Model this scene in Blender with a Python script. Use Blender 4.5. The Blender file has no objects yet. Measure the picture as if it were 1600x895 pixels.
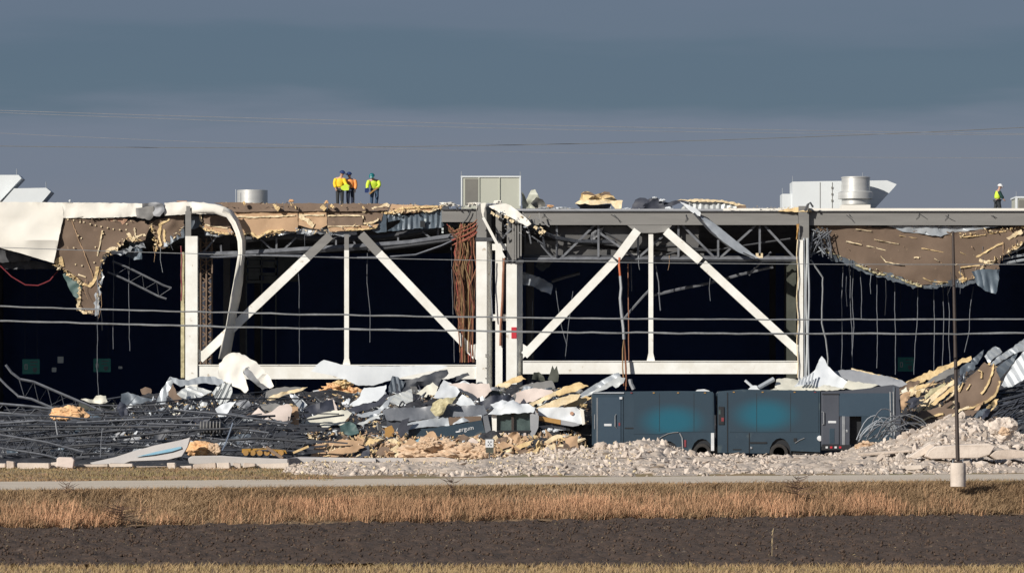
import bpy, bmesh, math, random
import numpy as np
from mathutils import Vector, Matrix, noise, geometry

random.seed(7); RNG = np.random.default_rng(7)
R = math.radians
scene = bpy.context.scene
COL = scene.collection

# ------------------------------------------------------------------ camera, sky, sun, exposure
F, CY, CZ = 8000.0, 635.0, 2.5            # focal length in photo pixels, horizon row, eye height in metres
cam_d = bpy.data.cameras.new("camera"); cam = bpy.data.objects.new("camera", cam_d); COL.objects.link(cam)
cam.location = (0, 0, CZ); cam.rotation_euler = (R(90), 0, 0)
cam_d.sensor_width = 36.0; cam_d.lens = 36.0 * F / 1600.0
cam_d.shift_y = (CY - 447.5) / 1600.0
cam_d.clip_start = 1.0; cam_d.clip_end = 6000.0
scene.camera = cam

SUN = Vector((-0.60, -0.68, 0.43)).normalized()
world = bpy.data.worlds.new("World"); scene.world = world; world.use_nodes = True
wn = world.node_tree.nodes; wl = world.node_tree.links; wn.clear()
def wnode(t, **k):
    n = wn.new(t)
    for a, v in k.items(): setattr(n, a, v)
    return n
w_out = wnode('ShaderNodeOutputWorld'); w_mix = wnode('ShaderNodeMixShader'); w_mix.inputs[0].default_value = 0.86
sky = wnode('ShaderNodeTexSky'); sky.sky_type = 'NISHITA'; sky.sun_disc = False
sky.sun_elevation = math.asin(SUN.z); sky.sun_rotation = math.atan2(SUN.x, SUN.y)
bg1 = wnode('ShaderNodeBackground'); bg1.inputs[1].default_value = 0.06
bg2 = wnode('ShaderNodeBackground'); bg2.inputs[1].default_value = 0.97
wl.new(sky.outputs[0], bg1.inputs[0])
tc = wnode('ShaderNodeTexCoord'); sep = wnode('ShaderNodeSeparateXYZ'); wl.new(tc.outputs['Generated'], sep.inputs[0])
def wmath(op, a, b, c=None):
    n = wnode('ShaderNodeMath', operation=op)
    for i, v in enumerate((a, b, c)):
        if v is None: continue
        if isinstance(v, (int, float)): n.inputs[i].default_value = v
        else: wl.new(v, n.inputs[i])
    return n.outputs[0]
mp = wnode('ShaderNodeMapping'); mp.inputs['Scale'].default_value = (9, 9, 70); wl.new(tc.outputs['Generated'], mp.inputs[0])
nz = wnode('ShaderNodeTexNoise'); nz.inputs['Scale'].default_value = 1.0; nz.inputs['Detail'].default_value = 6; wl.new(mp.outputs[0], nz.inputs['Vector'])
val = wmath('ADD', wmath('MULTIPLY_ADD', wmath('SUBTRACT', nz.outputs[0], 0.5), 0.032, sep.outputs[2]), wmath('MULTIPLY', sep.outputs[0], -0.018))
rng_ = wmath('MULTIPLY', val, 1 / 0.16)
ramp = wnode('ShaderNodeValToRGB'); wl.new(rng_, ramp.inputs[0])
cr = ramp.color_ramp; cr.interpolation = 'EASE'
stops = [(0.0, (.182, .198, .262)), (.24, (.174, .201, .278)), (.335, (.156, .192, .276)), (.385, (.086, .142, .215)),
         (.43, (.084, .138, .212)), (.475, (.112, .156, .236)), (.56, (.126, .164, .250)), (1.0, (.130, .165, .24))]
while len(cr.elements) < len(stops): cr.elements.new(0.5)
for e, (p, c) in zip(cr.elements, stops): e.position = p; e.color = (*c, 1)
wl.new(ramp.outputs[0], bg2.inputs[0]); wl.new(bg1.outputs[0], w_mix.inputs[1]); wl.new(bg2.outputs[0], w_mix.inputs[2]); wl.new(w_mix.outputs[0], w_out.inputs[0])

sd = bpy.data.lights.new("sun", 'SUN'); sd.energy = 5.0; sd.angle = R(0.55); sd.color = (1.0, 0.945, 0.86)
so = bpy.data.objects.new("sun", sd); COL.objects.link(so); so.rotation_euler = SUN.to_track_quat('Z', 'Y').to_euler()
scene.view_settings.view_transform = 'Standard'; scene.view_settings.look = 'None'
scene.view_settings.exposure = 0.0; scene.view_settings.gamma = 1.0
scene.render.filter_size = 1.7
scene.cycles.max_bounces = 6; scene.cycles.diffuse_bounces = 3

# ------------------------------------------------------------------ helpers
def W(px, py, Y): return Vector(((px - 800) * Y / F, Y, CZ - (py - CY) * Y / F))
def X(px, Y): return (px - 800) * Y / F
def Z(py, Y): return CZ - (py - CY) * Y / F

MATS = {}
def mat(name, c, c2=None, scale=1.5, rough=0.75, metal=0.0, bump=0.15, bscale=14.0, spots=None, streak=None):
    m = bpy.data.materials.new(name); m.use_nodes = True; nt = m.node_tree; N = nt.nodes; L = nt.links
    b = N['Principled BSDF']; b.inputs['Roughness'].default_value = rough; b.inputs['Metallic'].default_value = metal
    t = N.new('ShaderNodeTexCoord'); src = t.outputs['Object']
    if streak:
        mpn = N.new('ShaderNodeMapping'); mpn.inputs['Scale'].default_value = streak; L.new(src, mpn.inputs[0]); src2 = mpn.outputs[0]
    else: src2 = src
    n1 = N.new('ShaderNodeTexNoise'); n1.inputs['Scale'].default_value = scale; n1.inputs['Detail'].default_value = 6; n1.inputs['Roughness'].default_value = .65
    L.new(src2, n1.inputs['Vector'])
    r = N.new('ShaderNodeValToRGB'); r.color_ramp.elements[0].position = .36; r.color_ramp.elements[1].position = .66
    c2 = c2 or tuple(v * .78 for v in c)
    r.color_ramp.elements[0].color = (*c2, 1); r.color_ramp.elements[1].color = (*c, 1)
    L.new(n1.outputs[0], r.inputs[0]); out = r.outputs[0]
    if spots:
        sc, th, sc_c = spots
        n3 = N.new('ShaderNodeTexNoise'); n3.inputs['Scale'].default_value = sc; n3.inputs['Detail'].default_value = 8; L.new(src, n3.inputs['Vector'])
        r3 = N.new('ShaderNodeValToRGB'); r3.color_ramp.elements[0].position = th; r3.color_ramp.elements[1].position = th + .06; L.new(n3.outputs[0], r3.inputs[0])
        mx = N.new('ShaderNodeMix'); mx.data_type = 'RGBA'; L.new(r3.outputs[0], mx.inputs[0]); L.new(out, mx.inputs[6]); mx.inputs[7].default_value = (*sc_c, 1); out = mx.outputs[2]
    L.new(out, b.inputs['Base Color'])
    if bump:
        n2 = N.new('ShaderNodeTexNoise'); n2.inputs['Scale'].default_value = bscale; n2.inputs['Detail'].default_value = 4; L.new(src, n2.inputs['Vector'])
        bp = N.new('ShaderNodeBump'); bp.inputs['Strength'].default_value = bump; bp.inputs['Distance'].default_value = .05
        L.new(n2.outputs[0], bp.inputs['Height']); L.new(bp.outputs[0], b.inputs['Normal'])
    MATS[name] = m; return m

mat('white_paint', (.86, .86, .82), (.74, .72, .66), 1.1, .5, bump=.06, spots=(2.6, .66, (.52, .46, .38)))
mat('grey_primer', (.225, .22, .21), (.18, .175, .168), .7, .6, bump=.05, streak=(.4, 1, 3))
mat('dark_steel', (.085, .088, .095), (.055, .057, .064), 2, .55, bump=.1, spots=(5, .66, (.13, .10, .08)))
mat('fallen_grey', (.115, .112, .11), (.08, .08, .082), .8, .6, bump=.1, streak=(.5, 1, 2))
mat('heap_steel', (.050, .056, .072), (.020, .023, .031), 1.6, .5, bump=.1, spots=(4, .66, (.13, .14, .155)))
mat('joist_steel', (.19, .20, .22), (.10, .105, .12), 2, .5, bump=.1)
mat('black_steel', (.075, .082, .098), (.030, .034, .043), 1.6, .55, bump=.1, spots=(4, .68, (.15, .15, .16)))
mat('membrane', (.80, .77, .70), (.74, .71, .64), .5, .6, bump=.12, bscale=1.6)
mat('membrane_grey', (.36, .37, .39), (.27, .28, .30), .7, .6, bump=.1, bscale=2)
mat('white_sheet', (.70, .73, .75), (.60, .63, .66), .8, .45, bump=.1, bscale=3)
mat('cream_sheet', (.72, .70, .60), (.60, .58, .49), .9, .6, bump=.15, bscale=4, spots=(3, .66, (.35, .33, .28)))
mat('pink_sheet', (.66, .57, .52), (.58, .49, .44), .8, .65, bump=.1, bscale=4)
mat('galv', (.46, .49, .52), (.34, .37, .40), 1.3, .42, .25, bump=.05)
mat('galv_light', (.58, .60, .60), (.46, .48, .48), 1.0, .45, .15, bump=.05)
mat('galv_dark', (.15, .175, .205), (.095, .115, .14), 1.5, .45, .2, bump=.08)
mat('deck_blue', (.115, .15, .185), (.07, .095, .125), 1.2, .45, .1, bump=.08)
mat('brown_board', (.185, .130, .094), (.150, .104, .074), .9, .85, bump=.1, spots=(2.2, .69, (.27, .19, .13)))
mat('tan_board', (.50, .335, .205), (.42, .275, .165), .9, .85, bump=.1, spots=(2.6, .70, (.66, .48, .30)))
mat('rose_board', (.50, .29, .20), (.40, .24, .16), 1.1, .85, bump=.1)
mat('foam', (.74, .57, .32), (.58, .41, .20), 3.0, .9, bump=.5, bscale=9)
mat('foam_pale', (.78, .66, .46), (.64, .50, .30), 3.0, .9, bump=.5, bscale=9)
mat('foam_orange', (.78, .50, .27), (.66, .38, .19), 2.5, .9, bump=.6, bscale=7)
mat('foam_pink', (.66, .50, .36), (.50, .35, .23), 2.2, .9, bump=.6, bscale=7)
mat('fibre', (.60, .54, .34), (.32, .28, .16), 4, .9, bump=.6, bscale=9)
mat('concrete', (.56, .475, .405), (.43, .36, .30), 1.7, .9, bump=.5, bscale=6, spots=(2.5, .64, (.33, .27, .21)))
mat('concrete_pale', (.66, .575, .50), (.54, .465, .40), 1.7, .9, bump=.4, bscale=6)
mat('rubble_dust', (.57, .485, .41), (.45, .375, .305), .9, .95, bump=.9, bscale=5, spots=(.7, .60, (.27, .205, .145)))
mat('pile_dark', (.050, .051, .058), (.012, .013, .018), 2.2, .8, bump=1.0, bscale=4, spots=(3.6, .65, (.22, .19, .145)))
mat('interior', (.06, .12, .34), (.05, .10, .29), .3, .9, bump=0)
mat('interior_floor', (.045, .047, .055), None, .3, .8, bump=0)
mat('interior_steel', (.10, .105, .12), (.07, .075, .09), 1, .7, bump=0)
mat('rack_grey', (.16, .19, .21), (.10, .12, .14), 2, .7, bump=0)
mat('sign_green', (.05, .30, .26), (.04, .25, .22), 2, .6, bump=0)
mat('sign_white', (.55, .60, .60), (.48, .53, .53), 3, .6, bump=0)
mat('van_blue', (.032, .056, .080), (.025, .045, .066), .8, .42, bump=.35, bscale=.9, spots=(1.1, .60, (.058, .082, .098)))
mat('van_door', (.040, .068, .098), (.034, .058, .086), .8, .42, bump=.02)
mat('van_grey', (.070, .078, .098), (.055, .062, .080), .8, .45, bump=.03)
mat('van_trim', (.012, .014, .018), None, 2, .6, bump=0)
mat('van_hood_grey', (.17, .18, .20), (.12, .13, .15), 1, .4, bump=.06)
mat('handle_metal', (.42, .44, .46), None, 4, .35, .5, bump=0)
mat('tyre', (.022, .021, .021), (.035, .031, .028), 6, .85, bump=.2)
mat('rim', (.13, .115, .105), (.08, .07, .065), 5, .5, .2, bump=.1)
mat('red', (.55, .03, .05), (.48, .025, .04), 4, .5, bump=0)
mat('red_dim', (.22, .035, .045), None, 4, .6, bump=0)
mat('print_white', (.70, .72, .74), None, 5, .5, bump=0)
mat('glass_dark', (.10, .14, .135), (.045, .065, .065), 1.2, .12, bump=.05, bscale=2)
mat('gold', (.42, .235, .07), (.33, .18, .05), 1.5, .6, bump=.1)
mat('cable_rust', (.30, .13, .07), (.20, .085, .05), 3, .7, bump=0)
mat('cable_brown', (.17, .085, .05), (.11, .055, .035), 3, .7, bump=0)
mat('cable_tan', (.36, .24, .12), (.26, .17, .085), 3, .7, bump=0)
mat('cable_red', (.40, .10, .07), (.30, .08, .06), 3, .7, bump=0)
mat('cable_orange', (.62, .16, .06), (.50, .12, .05), 3, .6, bump=0)
mat('wire_grey', (.24, .25, .26), (.17, .18, .19), 8, .6, bump=0)
mat('wire_sky', (.17, .18, .19), None, 2, .6, bump=0)
mat('wire_pale', (.24, .255, .28), (.19, .20, .225), 2, .6, bump=0)
mat('wire_inside', (.17, .18, .205), (.09, .10, .12), 2, .7, bump=0)
mat('vent_white', (.66, .69, .70), (.61, .64, .65), .6, .5, bump=.03)
mat('rtu_beige', (.46, .47, .40), (.41, .42, .355), .5, .55, bump=.03, streak=(1, 1, .3))
mat('rtu_panel', (.18, .175, .155), (.15, .145, .13), 1, .6, bump=.03)
mat('duct_steel', (.66, .66, .64), (.54, .54, .52), .8, .42, .45, bump=.04, streak=(.3, .3, 5))
mat('pole_brown', (.055, .040, .034), (.040, .029, .025), 2, .55, bump=.05)
mat('road', (.66, .57, .46), (.55, .47, .37), .8, .9, bump=.25, bscale=8, streak=(.25, 1, 1))
mat('grass_verge', (.22, .19, .085), (.33, .205, .115), .30, .95, bump=.7, bscale=5, streak=(.35, .16, 1), spots=(.5, .60, (.42, .24, .15)))
mat('bank_soil', (.30, .20, .115), (.21, .14, .08), .8, .95, bump=.8, bscale=5)
mat('soil', (.094, .060, .042), (.050, .032, .023), 2.2, .95, bump=1.0, bscale=9, spots=(3.2, .67, (.17, .13, .10)))
mat('straw', (.42, .34, .20), (.28, .21, .12), 3, .9, bump=0)
mat('grass_olive', (.45, .305, .175), (.29, .19, .105), .35, .9, bump=0)
mat('grass_tan', (.72, .41, .24), (.42, .25, .14), .30, .9, bump=0)
mat('grass_near', (.30, .235, .105), (.36, .24, .13), .5, .9, bump=0)
mat('weed', (.12, .065, .045), (.08, .045, .03), 2, .9, bump=0)
mat('skin', (.55, .33, .24), None, 6, .6, bump=0)
mat('hi_yellow', (.86, .62, .02), (.80, .50, .02), 3, .7, bump=0)
mat('hi_orange', (.85, .33, .08), (.75, .27, .07), 3, .7, bump=0)
mat('hi_lime', (.62, .80, .06), (.52, .70, .05), 3, .7, bump=0)
mat('navy', (.018, .026, .055), None, 3, .8, bump=0)
mat('charcoal', (.030, .034, .038), None, 3, .8, bump=0)
mat('denim', (.045, .085, .15), (.03, .06, .11), 4, .85, bump=0)
mat('dark_green', (.01, .045, .04), None, 4, .8, bump=0)
mat('helmet_white', (.82, .82, .82), None, 4, .35, bump=0)
mat('helmet_teal', (.01, .17, .19), None, 4, .35, bump=0)
mat('helmet_navy', (.02, .04, .14), None, 4, .35, bump=0)
mat('tarp_dark', (.045, .05, .07), (.03, .034, .05), 1.2, .6, bump=.4, bscale=3)
mat('tarp_green', (.075, .13, .125), (.045, .085, .085), 1.2, .6, bump=.3, bscale=3)
mat('tarp_olive', (.07, .075, .058), (.045, .05, .04), 1.2, .7, bump=.3, bscale=3)
mat('slab_grey', (.50, .47, .45), (.43, .41, .40), .8, .85, bump=.15, bscale=5)
mat('stripe_blue', (.17, .36, .48), (.26, .42, .52), 1.5, .8, bump=.1)
mat('pipe_blue', (.16, .20, .27), None, 3, .5, bump=0)
mat('yellow_machine', (.50, .27, .03), (.20, .11, .02), 3, .6, bump=.2)

def base_of(vs):
    a = np.array([tuple(v) for v in vs]); lo, hi = a.min(0), a.max(0)
    return Vector(((lo[0] + hi[0]) / 2, (lo[1] + hi[1]) / 2, lo[2]))
def wloc(o):
    l = Vector((0, 0, 0))
    while o: l = l + o.location; o = o.parent
    return l
def link(name, me, parent=None, loc=None):
    o = bpy.data.objects.new(name, me); COL.objects.link(o)
    if parent: o.parent = parent
    if loc is not None: o.location = loc
    return o
def tag(o, label=None, cat=None, group=None, kind=None):
    if label: o['label'] = label
    if cat: o['category'] = cat
    if group: o['group'] = group
    if kind: o['kind'] = kind
    return o
def thing(name, label, cat, loc, group=None):
    return tag(link(name, None, None, loc), label, cat, group)
def mesh(name, vs, fs, m, parent=None, smooth=False, mi=None):
    """world-space verts -> one object; top-level objects get their origin at their base"""
    off = wloc(parent) if parent else base_of(vs)
    me = bpy.data.meshes.new(name); me.from_pydata([tuple(Vector(v) - off) for v in vs], [], fs)
    for x in (m if isinstance(m, (list, tuple)) else [m]): me.materials.append(MATS[x])
    if mi: me.polygons.foreach_set('material_index', mi)
    if smooth:
        me.polygons.foreach_set('use_smooth', [True] * len(me.polygons)); me.set_sharp_from_angle(angle=R(40))
    me.update()
    return link(name, me, parent, None if parent else off)

class MB:
    def __init__(s): s.v = []; s.f = []
    def box(s, lo, hi):
        n = len(s.v); x0, y0, z0 = lo; x1, y1, z1 = hi
        s.v += [Vector(p) for p in ((x0,y0,z0),(x1,y0,z0),(x1,y1,z0),(x0,y1,z0),(x0,y0,z1),(x1,y0,z1),(x1,y1,z1),(x0,y1,z1))]
        s.f += [tuple(n + i for i in q) for q in ((0,3,2,1),(4,5,6,7),(0,1,5,4),(1,2,6,5),(2,3,7,6),(3,0,4,7))]; return s
    def pbox(s, px0, py0, px1, py1, Y, d):          # a box whose front fills a photo rectangle at depth Y
        a = W(px0, py1, Y); b = W(px1, py0, Y); return s.box((a.x, Y, a.z), (b.x, Y + d, b.z))
    def bar(s, a, b, w, h, up=Vector((0, -1, 0))):
        a, b = Vector(a), Vector(b); d = (b - a).normalized(); sx = d.cross(up)
        if sx.length < 1e-4: sx = d.cross(Vector((1, 0, 0)))
        sx.normalize(); sy = sx.cross(d); n = len(s.v)
        for p in (a, b):
            for i, j in ((-1,-1),(1,-1),(1,1),(-1,1)): s.v.append(p + sx * (i * w / 2) + sy * (j * h / 2))
        s.f += [tuple(n + i for i in q) for q in ((0,1,2,3),(7,6,5,4),(0,4,5,1),(1,5,6,2),(2,6,7,3),(3,7,4,0))]; return s
    def tube(s, pts, r, n=6, taper=None, jit=0):
        pts = [Vector(p) for p in pts]; k0 = len(s.v)
        for i, p in enumerate(pts):
            d = (pts[min(i + 1, len(pts) - 1)] - pts[max(i - 1, 0)]).normalized()
            a = d.cross(Vector((0.13, 1, 0.07))).normalized(); b = d.cross(a)
            rr = r if taper is None else r + (taper - r) * i / (len(pts) - 1)
            for k in range(n):
                q = rr * (1 + random.uniform(-jit, jit)); t = 2 * math.pi * k / n
                s.v.append(p + a * (math.cos(t) * q) + b * (math.sin(t) * q))
        for i in range(len(pts) - 1):
            for k in range(n):
                s.f.append((k0 + i*n + k, k0 + i*n + (k+1) % n, k0 + (i+1)*n + (k+1) % n, k0 + (i+1)*n + k))
        s.f.append(tuple(k0 + k for k in range(n))[::-1]); s.f.append(tuple(k0 + (len(pts)-1)*n + k for k in range(n))); return s
    def lathe(s, c, prof, n=28, axis='z'):
        c = Vector(c); k0 = len(s.v)
        for (r, h) in prof:
            for k in range(n):
                t = 2 * math.pi * k / n; p = (math.cos(t) * r, math.sin(t) * r)
                s.v.append(c + (Vector((p[0], p[1], h)) if axis == 'z' else Vector((p[0], h, p[1]))))
        for i in range(len(prof) - 1):
            for k in range(n):
                q = (k0 + i*n + k, k0 + i*n + (k+1) % n, k0 + (i+1)*n + (k+1) % n, k0 + (i+1)*n + k)
                s.f.append(q if axis == 'z' else q[::-1])
        s.f.append(tuple(k0 + k for k in range(n))[::-1]); s.f.append(tuple(k0 + (len(prof)-1)*n + k for k in range(n))); return s
    def prism(s, poly, Y, d, dY=0):                 # photo outline at depth Y, extruded d metres back
        n = len(s.v); k = len(poly); pts = [Vector(p) for p in poly]
        tri = geometry.tessellate_polygon([[Vector((p.x, -p.y, 0)) for p in pts]])
        s.v += [W(p.x, p.y, Y) for p in pts] + [W(p.x, p.y, Y) + Vector((0, d, 0)) for p in pts]
        area = sum(pts[i].x * pts[(i+1) % k].y - pts[(i+1) % k].x * pts[i].y for i in range(k))
        for t in tri: s.f.append(tuple(n + i for i in t)); s.f.append(tuple(n + k + i for i in t[::-1]))
        for i in range(k):
            j = (i + 1) % k; s.f.append((n+i, n+j, n+k+j, n+k+i) if area < 0 else (n+j, n+i, n+k+i, n+k+j))
        return s
    def build(s, name, m, parent=None, smooth=False): return mesh(name, s.v, s.f, m, parent, smooth)

VT = {}
def vnoise(x, y, seed=0):                           # value noise, numpy
    T = VT.setdefault(seed, None) if seed in VT else None
    if T is None: T = VT[seed] = np.random.default_rng(seed).random((256, 256))
    xi = np.floor(x).astype(int); yi = np.floor(y).astype(int); fx = x - xi; fy = y - yi
    fx = fx*fx*(3-2*fx); fy = fy*fy*(3-2*fy)
    g = lambda a, b: T[a % 256, b % 256]
    return (g(xi,yi)*(1-fx)+g(xi+1,yi)*fx)*(1-fy) + (g(xi,yi+1)*(1-fx)+g(xi+1,yi+1)*fx)*fy - .5
def fbm(x, y, seed=0, o=4):
    return sum(vnoise(x * 2**i + 7*i, y * 2**i + 3*i, seed + i) / 2**i for i in range(o))
def npmesh(name, V, Fc, m, parent=None, smooth=False):
    """big meshes: V (n,3), Fc (k,3) arrays"""
    V = np.asarray(V, dtype=np.float32); Fc = np.asarray(Fc, dtype=np.int32); me = bpy.data.meshes.new(name)
    off = np.zeros(3) if parent else np.array([(V[:,0].min()+V[:,0].max())/2, (V[:,1].min()+V[:,1].max())/2, V[:,2].min()])
    me.vertices.add(len(V)); me.vertices.foreach_set('co', (V - off).astype(np.float32).ravel())
    k = Fc.shape[1]; me.loops.add(Fc.size); me.loops.foreach_set('vertex_index', Fc.ravel())
    me.polygons.add(len(Fc)); me.polygons.foreach_set('loop_start', np.arange(0, Fc.size, k, dtype=np.int32))
    me.polygons.foreach_set('loop_total', np.full(len(Fc), k, dtype=np.int32))
    if smooth: me.polygons.foreach_set('use_smooth', np.ones(len(Fc), dtype=bool))
    me.materials.append(MATS[m]); me.update(calc_edges=True); me.validate()
    return link(name, me, parent, tuple(off) if not parent else None)
def gridmesh(name, XX, YY, ZZ, m, smooth=False):
    a, b = XX.shape; idx = np.arange(a*b).reshape(a, b)
    Fc = np.stack([idx[:-1,:-1], idx[1:,:-1], idx[1:,1:], idx[:-1,1:]], -1).reshape(-1, 4)
    V = np.stack([XX, YY, ZZ], -1).reshape(-1, 3)
    e1 = V[Fc[0,1]] - V[Fc[0,0]]; e2 = V[Fc[0,3]] - V[Fc[0,0]]
    if np.cross(e1, e2)[2] < 0: Fc = Fc[:, ::-1]
    return npmesh(name, V, Fc, m, smooth=smooth)

def rock(n=12, flat=1.0, seed=0):
    rs = random.Random(seed); bm = bmesh.new()
    for _ in range(n):
        v = Vector((rs.gauss(0,1), rs.gauss(0,1), rs.gauss(0,1))).normalized() * rs.uniform(.75, 1.0)
        bm.verts.new((v.x, v.y * .85, v.z * .75 * flat))
    bmesh.ops.convex_hull(bm, input=bm.verts); loose = [v for v in bm.verts if not v.link_faces]
    bmesh.ops.delete(bm, geom=loose, context='VERTS'); bmesh.ops.triangulate(bm, faces=bm.faces)
    bm.verts.index_update(); V = np.array([v.co[:] for v in bm.verts]); Fc = np.array([[v.index for v in f.verts] for f in bm.faces]); bm.free()
    return V, Fc
ROCKS = [rock(11 + i % 5, 1.0, 40 + i) for i in range(10)]
def slab_shape(seed):
    rs = random.Random(seed); k = rs.randint(4, 6)
    a = sorted(rs.uniform(0, 6.283) for _ in range(k)); p = [(math.cos(t) * rs.uniform(.7, 1), math.sin(t) * rs.uniform(.45, .75)) for t in a]
    V = np.array([(x, y, -.06) for x, y in p] + [(x + rs.uniform(-.05,.05), y, .06) for x, y in p])
    Fc = [(0, i+1, i) for i in range(1, k-1)] + [(k, k+i, k+i+1) for i in range(1, k-1)]
    for i in range(k): j = (i+1) % k; Fc += [(i, j, k+j), (i, k+j, k+i)]
    return V, np.array(Fc)
SLABS = [slab_shape(i) for i in range(10)]
def eulers(n, spread=3.14):
    out = np.empty((n, 3, 3))
    for i in range(n):
        e = Matrix.Rotation(random.uniform(-3.14, 3.14), 3, 'Z') @ Matrix.Rotation(random.uniform(-spread, spread), 3, 'X') @ Matrix.Rotation(random.uniform(-spread, spread), 3, 'Y')
        out[i] = np.array(e)
    return out
def scatter(name, shapes, P, S, m, spread=3.14, stretch=None, label=None, parent=None):
    Vs = []; Fs = []; n = 0; Rm = eulers(len(P), spread)
    for i, (p, s) in enumerate(zip(P, S)):
        V, Fc = shapes[random.randrange(len(shapes))]
        V = V * s if stretch is None else V * s * np.array([random.uniform(*stretch), 1, 1])
        Vs.append(V @ Rm[i].T + p); Fs.append(Fc + n); n += len(V)
    o = npmesh(name, np.vstack(Vs), np.vstack(Fs), m, parent); o['kind'] = 'stuff'
    if label: o['label'] = label
    return o

def interp(x, pts):
    return np.interp(x, [p[0] for p in pts], [p[1] for p in pts])

# ------------------------------------------------------------------ ground, road, bank, field
ROAD_FAR = lambda px: 167 + (px / 1600) * 19.5
ROAD_NEAR = lambda px: 150 + (px / 1600) * 20.5
BANK_LOW = lambda px: 145.3 + (px / 1600) * 21.5
def strip_sheet(name, ya, yb, za, zb, m, nx=80, ny=4, amp=0, p0=-1200, p1=2800, seed=0):
    px = np.linspace(p0, p1, nx)[:, None]; t = np.linspace(0, 1, ny)[None, :]
    A = np.vectorize(ya)(px); B = np.vectorize(yb)(px); Yv = A + (B - A) * t; Xv = (px - 800) * Yv / F
    Zv = za + (zb - za) * t + np.zeros_like(Yv)
    if amp: Zv = Zv + amp * fbm(Xv * 1.3, Yv * 1.3, seed)
    return tag(gridmesh(name, Xv, Yv, Zv, m), kind='structure')
# the ground: one wide sheet stepping down from the lot to the lower field
xs = np.linspace(-1500, 1500, 31)
gx, gy = np.meshgrid(xs, np.array([-200, 40, 100, 140, 170.0, 189, 192, 230, 500, 1500, 4000.0]), indexing='ij')
gz = np.where(gy < 190, -1.3, -0.06)
tag(gridmesh('ground', gx, gy, gz, 'bank_soil'), kind='structure')
strip_sheet('verge', lambda p: ROAD_FAR(p) - .3, lambda p: 232 + 0*p, 0.0, 0.0, 'grass_verge', 260, 60, .10, seed=3)
strip_sheet('lot_ground', lambda p: 231.5 + 0*p, lambda p: 252 + 0*p, 0.02, 0.02, 'pile_dark', 60, 12)
strip_sheet('road', ROAD_NEAR, ROAD_FAR, 0.055, 0.055, 'road', 120, 6, .015, seed=4)
strip_sheet('road_shoulder', lambda p: ROAD_NEAR(p) - .7, ROAD_NEAR, -0.06, 0.05, 'grass_verge', 120, 4, .03, seed=5)
strip_sheet('bank', BANK_LOW, lambda p: ROAD_NEAR(p) - .7, -1.0, -0.06, 'bank_soil', 240, 10, .10, seed=6)
# ploughed field
fx = np.linspace(-26, 26, 520)[:, None]; ft = np.linspace(0, 1, 190)[None, :]
fl = 145.5 + (fx / 33 + .5) * 21.5 + .4; FY = 111.5 + (fl - 111.5) * ft; FX = fx + 0*FY
cl = fbm(FX * 2.2, FY * 1.0, 11, 4) * .13 + np.maximum(0, fbm(FX * 8, FY * 4, 21, 2)) * .13 + .10 * fbm(FX * .25, FY * .2, 15, 2)
FZ = -1.03 + cl + .03 * np.sin(FY * 6.28 / 1.0)
tag(gridmesh('ploughed_field', FX, FY, FZ, 'soil'), kind='structure')
n = 12000; px_ = RNG.uniform(-24, 24, n); t_ = RNG.random(n); py_ = 112 + t_ * (145.0 + (px_ / 33 + .5) * 21.5 - 112)
P = np.stack([px_, py_, np.full(n, -.95)], -1)
scatter('soil_clods', ROCKS, P, .015 + .055 * RNG.random(n) ** 3, 'soil')
n = 2600; px_ = RNG.uniform(-24, 24, n); t_ = RNG.random(n); py_ = 112 + t_ * (145.0 + (px_ / 33 + .5) * 21.5 - 112)
scatter('straw_stubble', SLABS, np.stack([px_, py_, RNG.uniform(-.97, -.90, n)], -1), RNG.uniform(.006, .016, n), 'straw', stretch=(1.5, 4))
tag(gridmesh('near_field', *np.meshgrid(np.linspace(-40, 40, 60), np.linspace(60, 112.2, 40), indexing='ij'), -1.0 + np.zeros((60, 40)), 'bank_soil'), kind='structure')

def grass(name, Xs, Ys, Zs, h0, h1, wd, m, lean=.35):
    n = len(Xs); h = RNG.uniform(h0, h1, n); a = RNG.uniform(0, 6.283, n); w = wd * RNG.uniform(.6, 1.4, n)
    lx = RNG.normal(.05, lean, n) * h; ly = RNG.normal(0, lean, n) * h
    b = np.stack([Xs, Ys, Zs], -1); d = np.stack([np.cos(a) * w, np.sin(a) * w, 0*w], -1)
    mid = b + np.stack([lx * .35, ly * .35, h * .6], -1); tip = b + np.stack([lx, ly, h], -1)
    V = np.stack([b - d, b + d, mid + d * .7, mid - d * .7, tip], 1).reshape(-1, 3); k = np.arange(n)[:, None] * 5
    Fc = np.concatenate([k + np.array([0, 1, 2]), k + np.array([0, 2, 3]), k + np.array([3, 2, 4])])
    return tag(npmesh(name, V, Fc, m), kind='stuff')
def bank_points(n, t0, t1, dry=False):
    p = RNG.uniform(-120, 1720, n); t = RNG.uniform(t0, t1, n)
    lo = 145.3 + p / 1600 * 21.5 + .9 * vnoise(p / 90, p * 0 + 2.2, 61) + .5 * vnoise(p / 22, p * 0 + 5.2, 62); hi = 149.3 + p / 1600 * 20.5; Yv = lo + (hi - lo) * t
    Xv = (p - 800) * Yv / F; keep = fbm(Xv * .9, Yv * .9, 77, 3) + RNG.uniform(-.35, .55, n) > -.12
    if dry: keep = keep & (fbm(Xv * .22, Yv * .22, 78, 2) + .45 * fbm(Xv * 1.3, Yv * 1.3, 79, 2) + RNG.uniform(-.35, .35, n) > -.02 + .5 * (t - .2))
    return (Xv[keep], Yv[keep], (-1.0 + .94 * t - .05)[keep])
grass('bank_grass', *bank_points(120000, -.02, 1.0), .12, .34, .011, 'grass_olive', .6)
grass('dry_grass', *bank_points(60000, -.02, .55, True), .18, .5, .009, 'grass_tan', .25)
grass('tall_dry_grass', *bank_points(3600, .0, .5, True), .4, .72, .009, 'grass_tan', .2)
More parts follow.
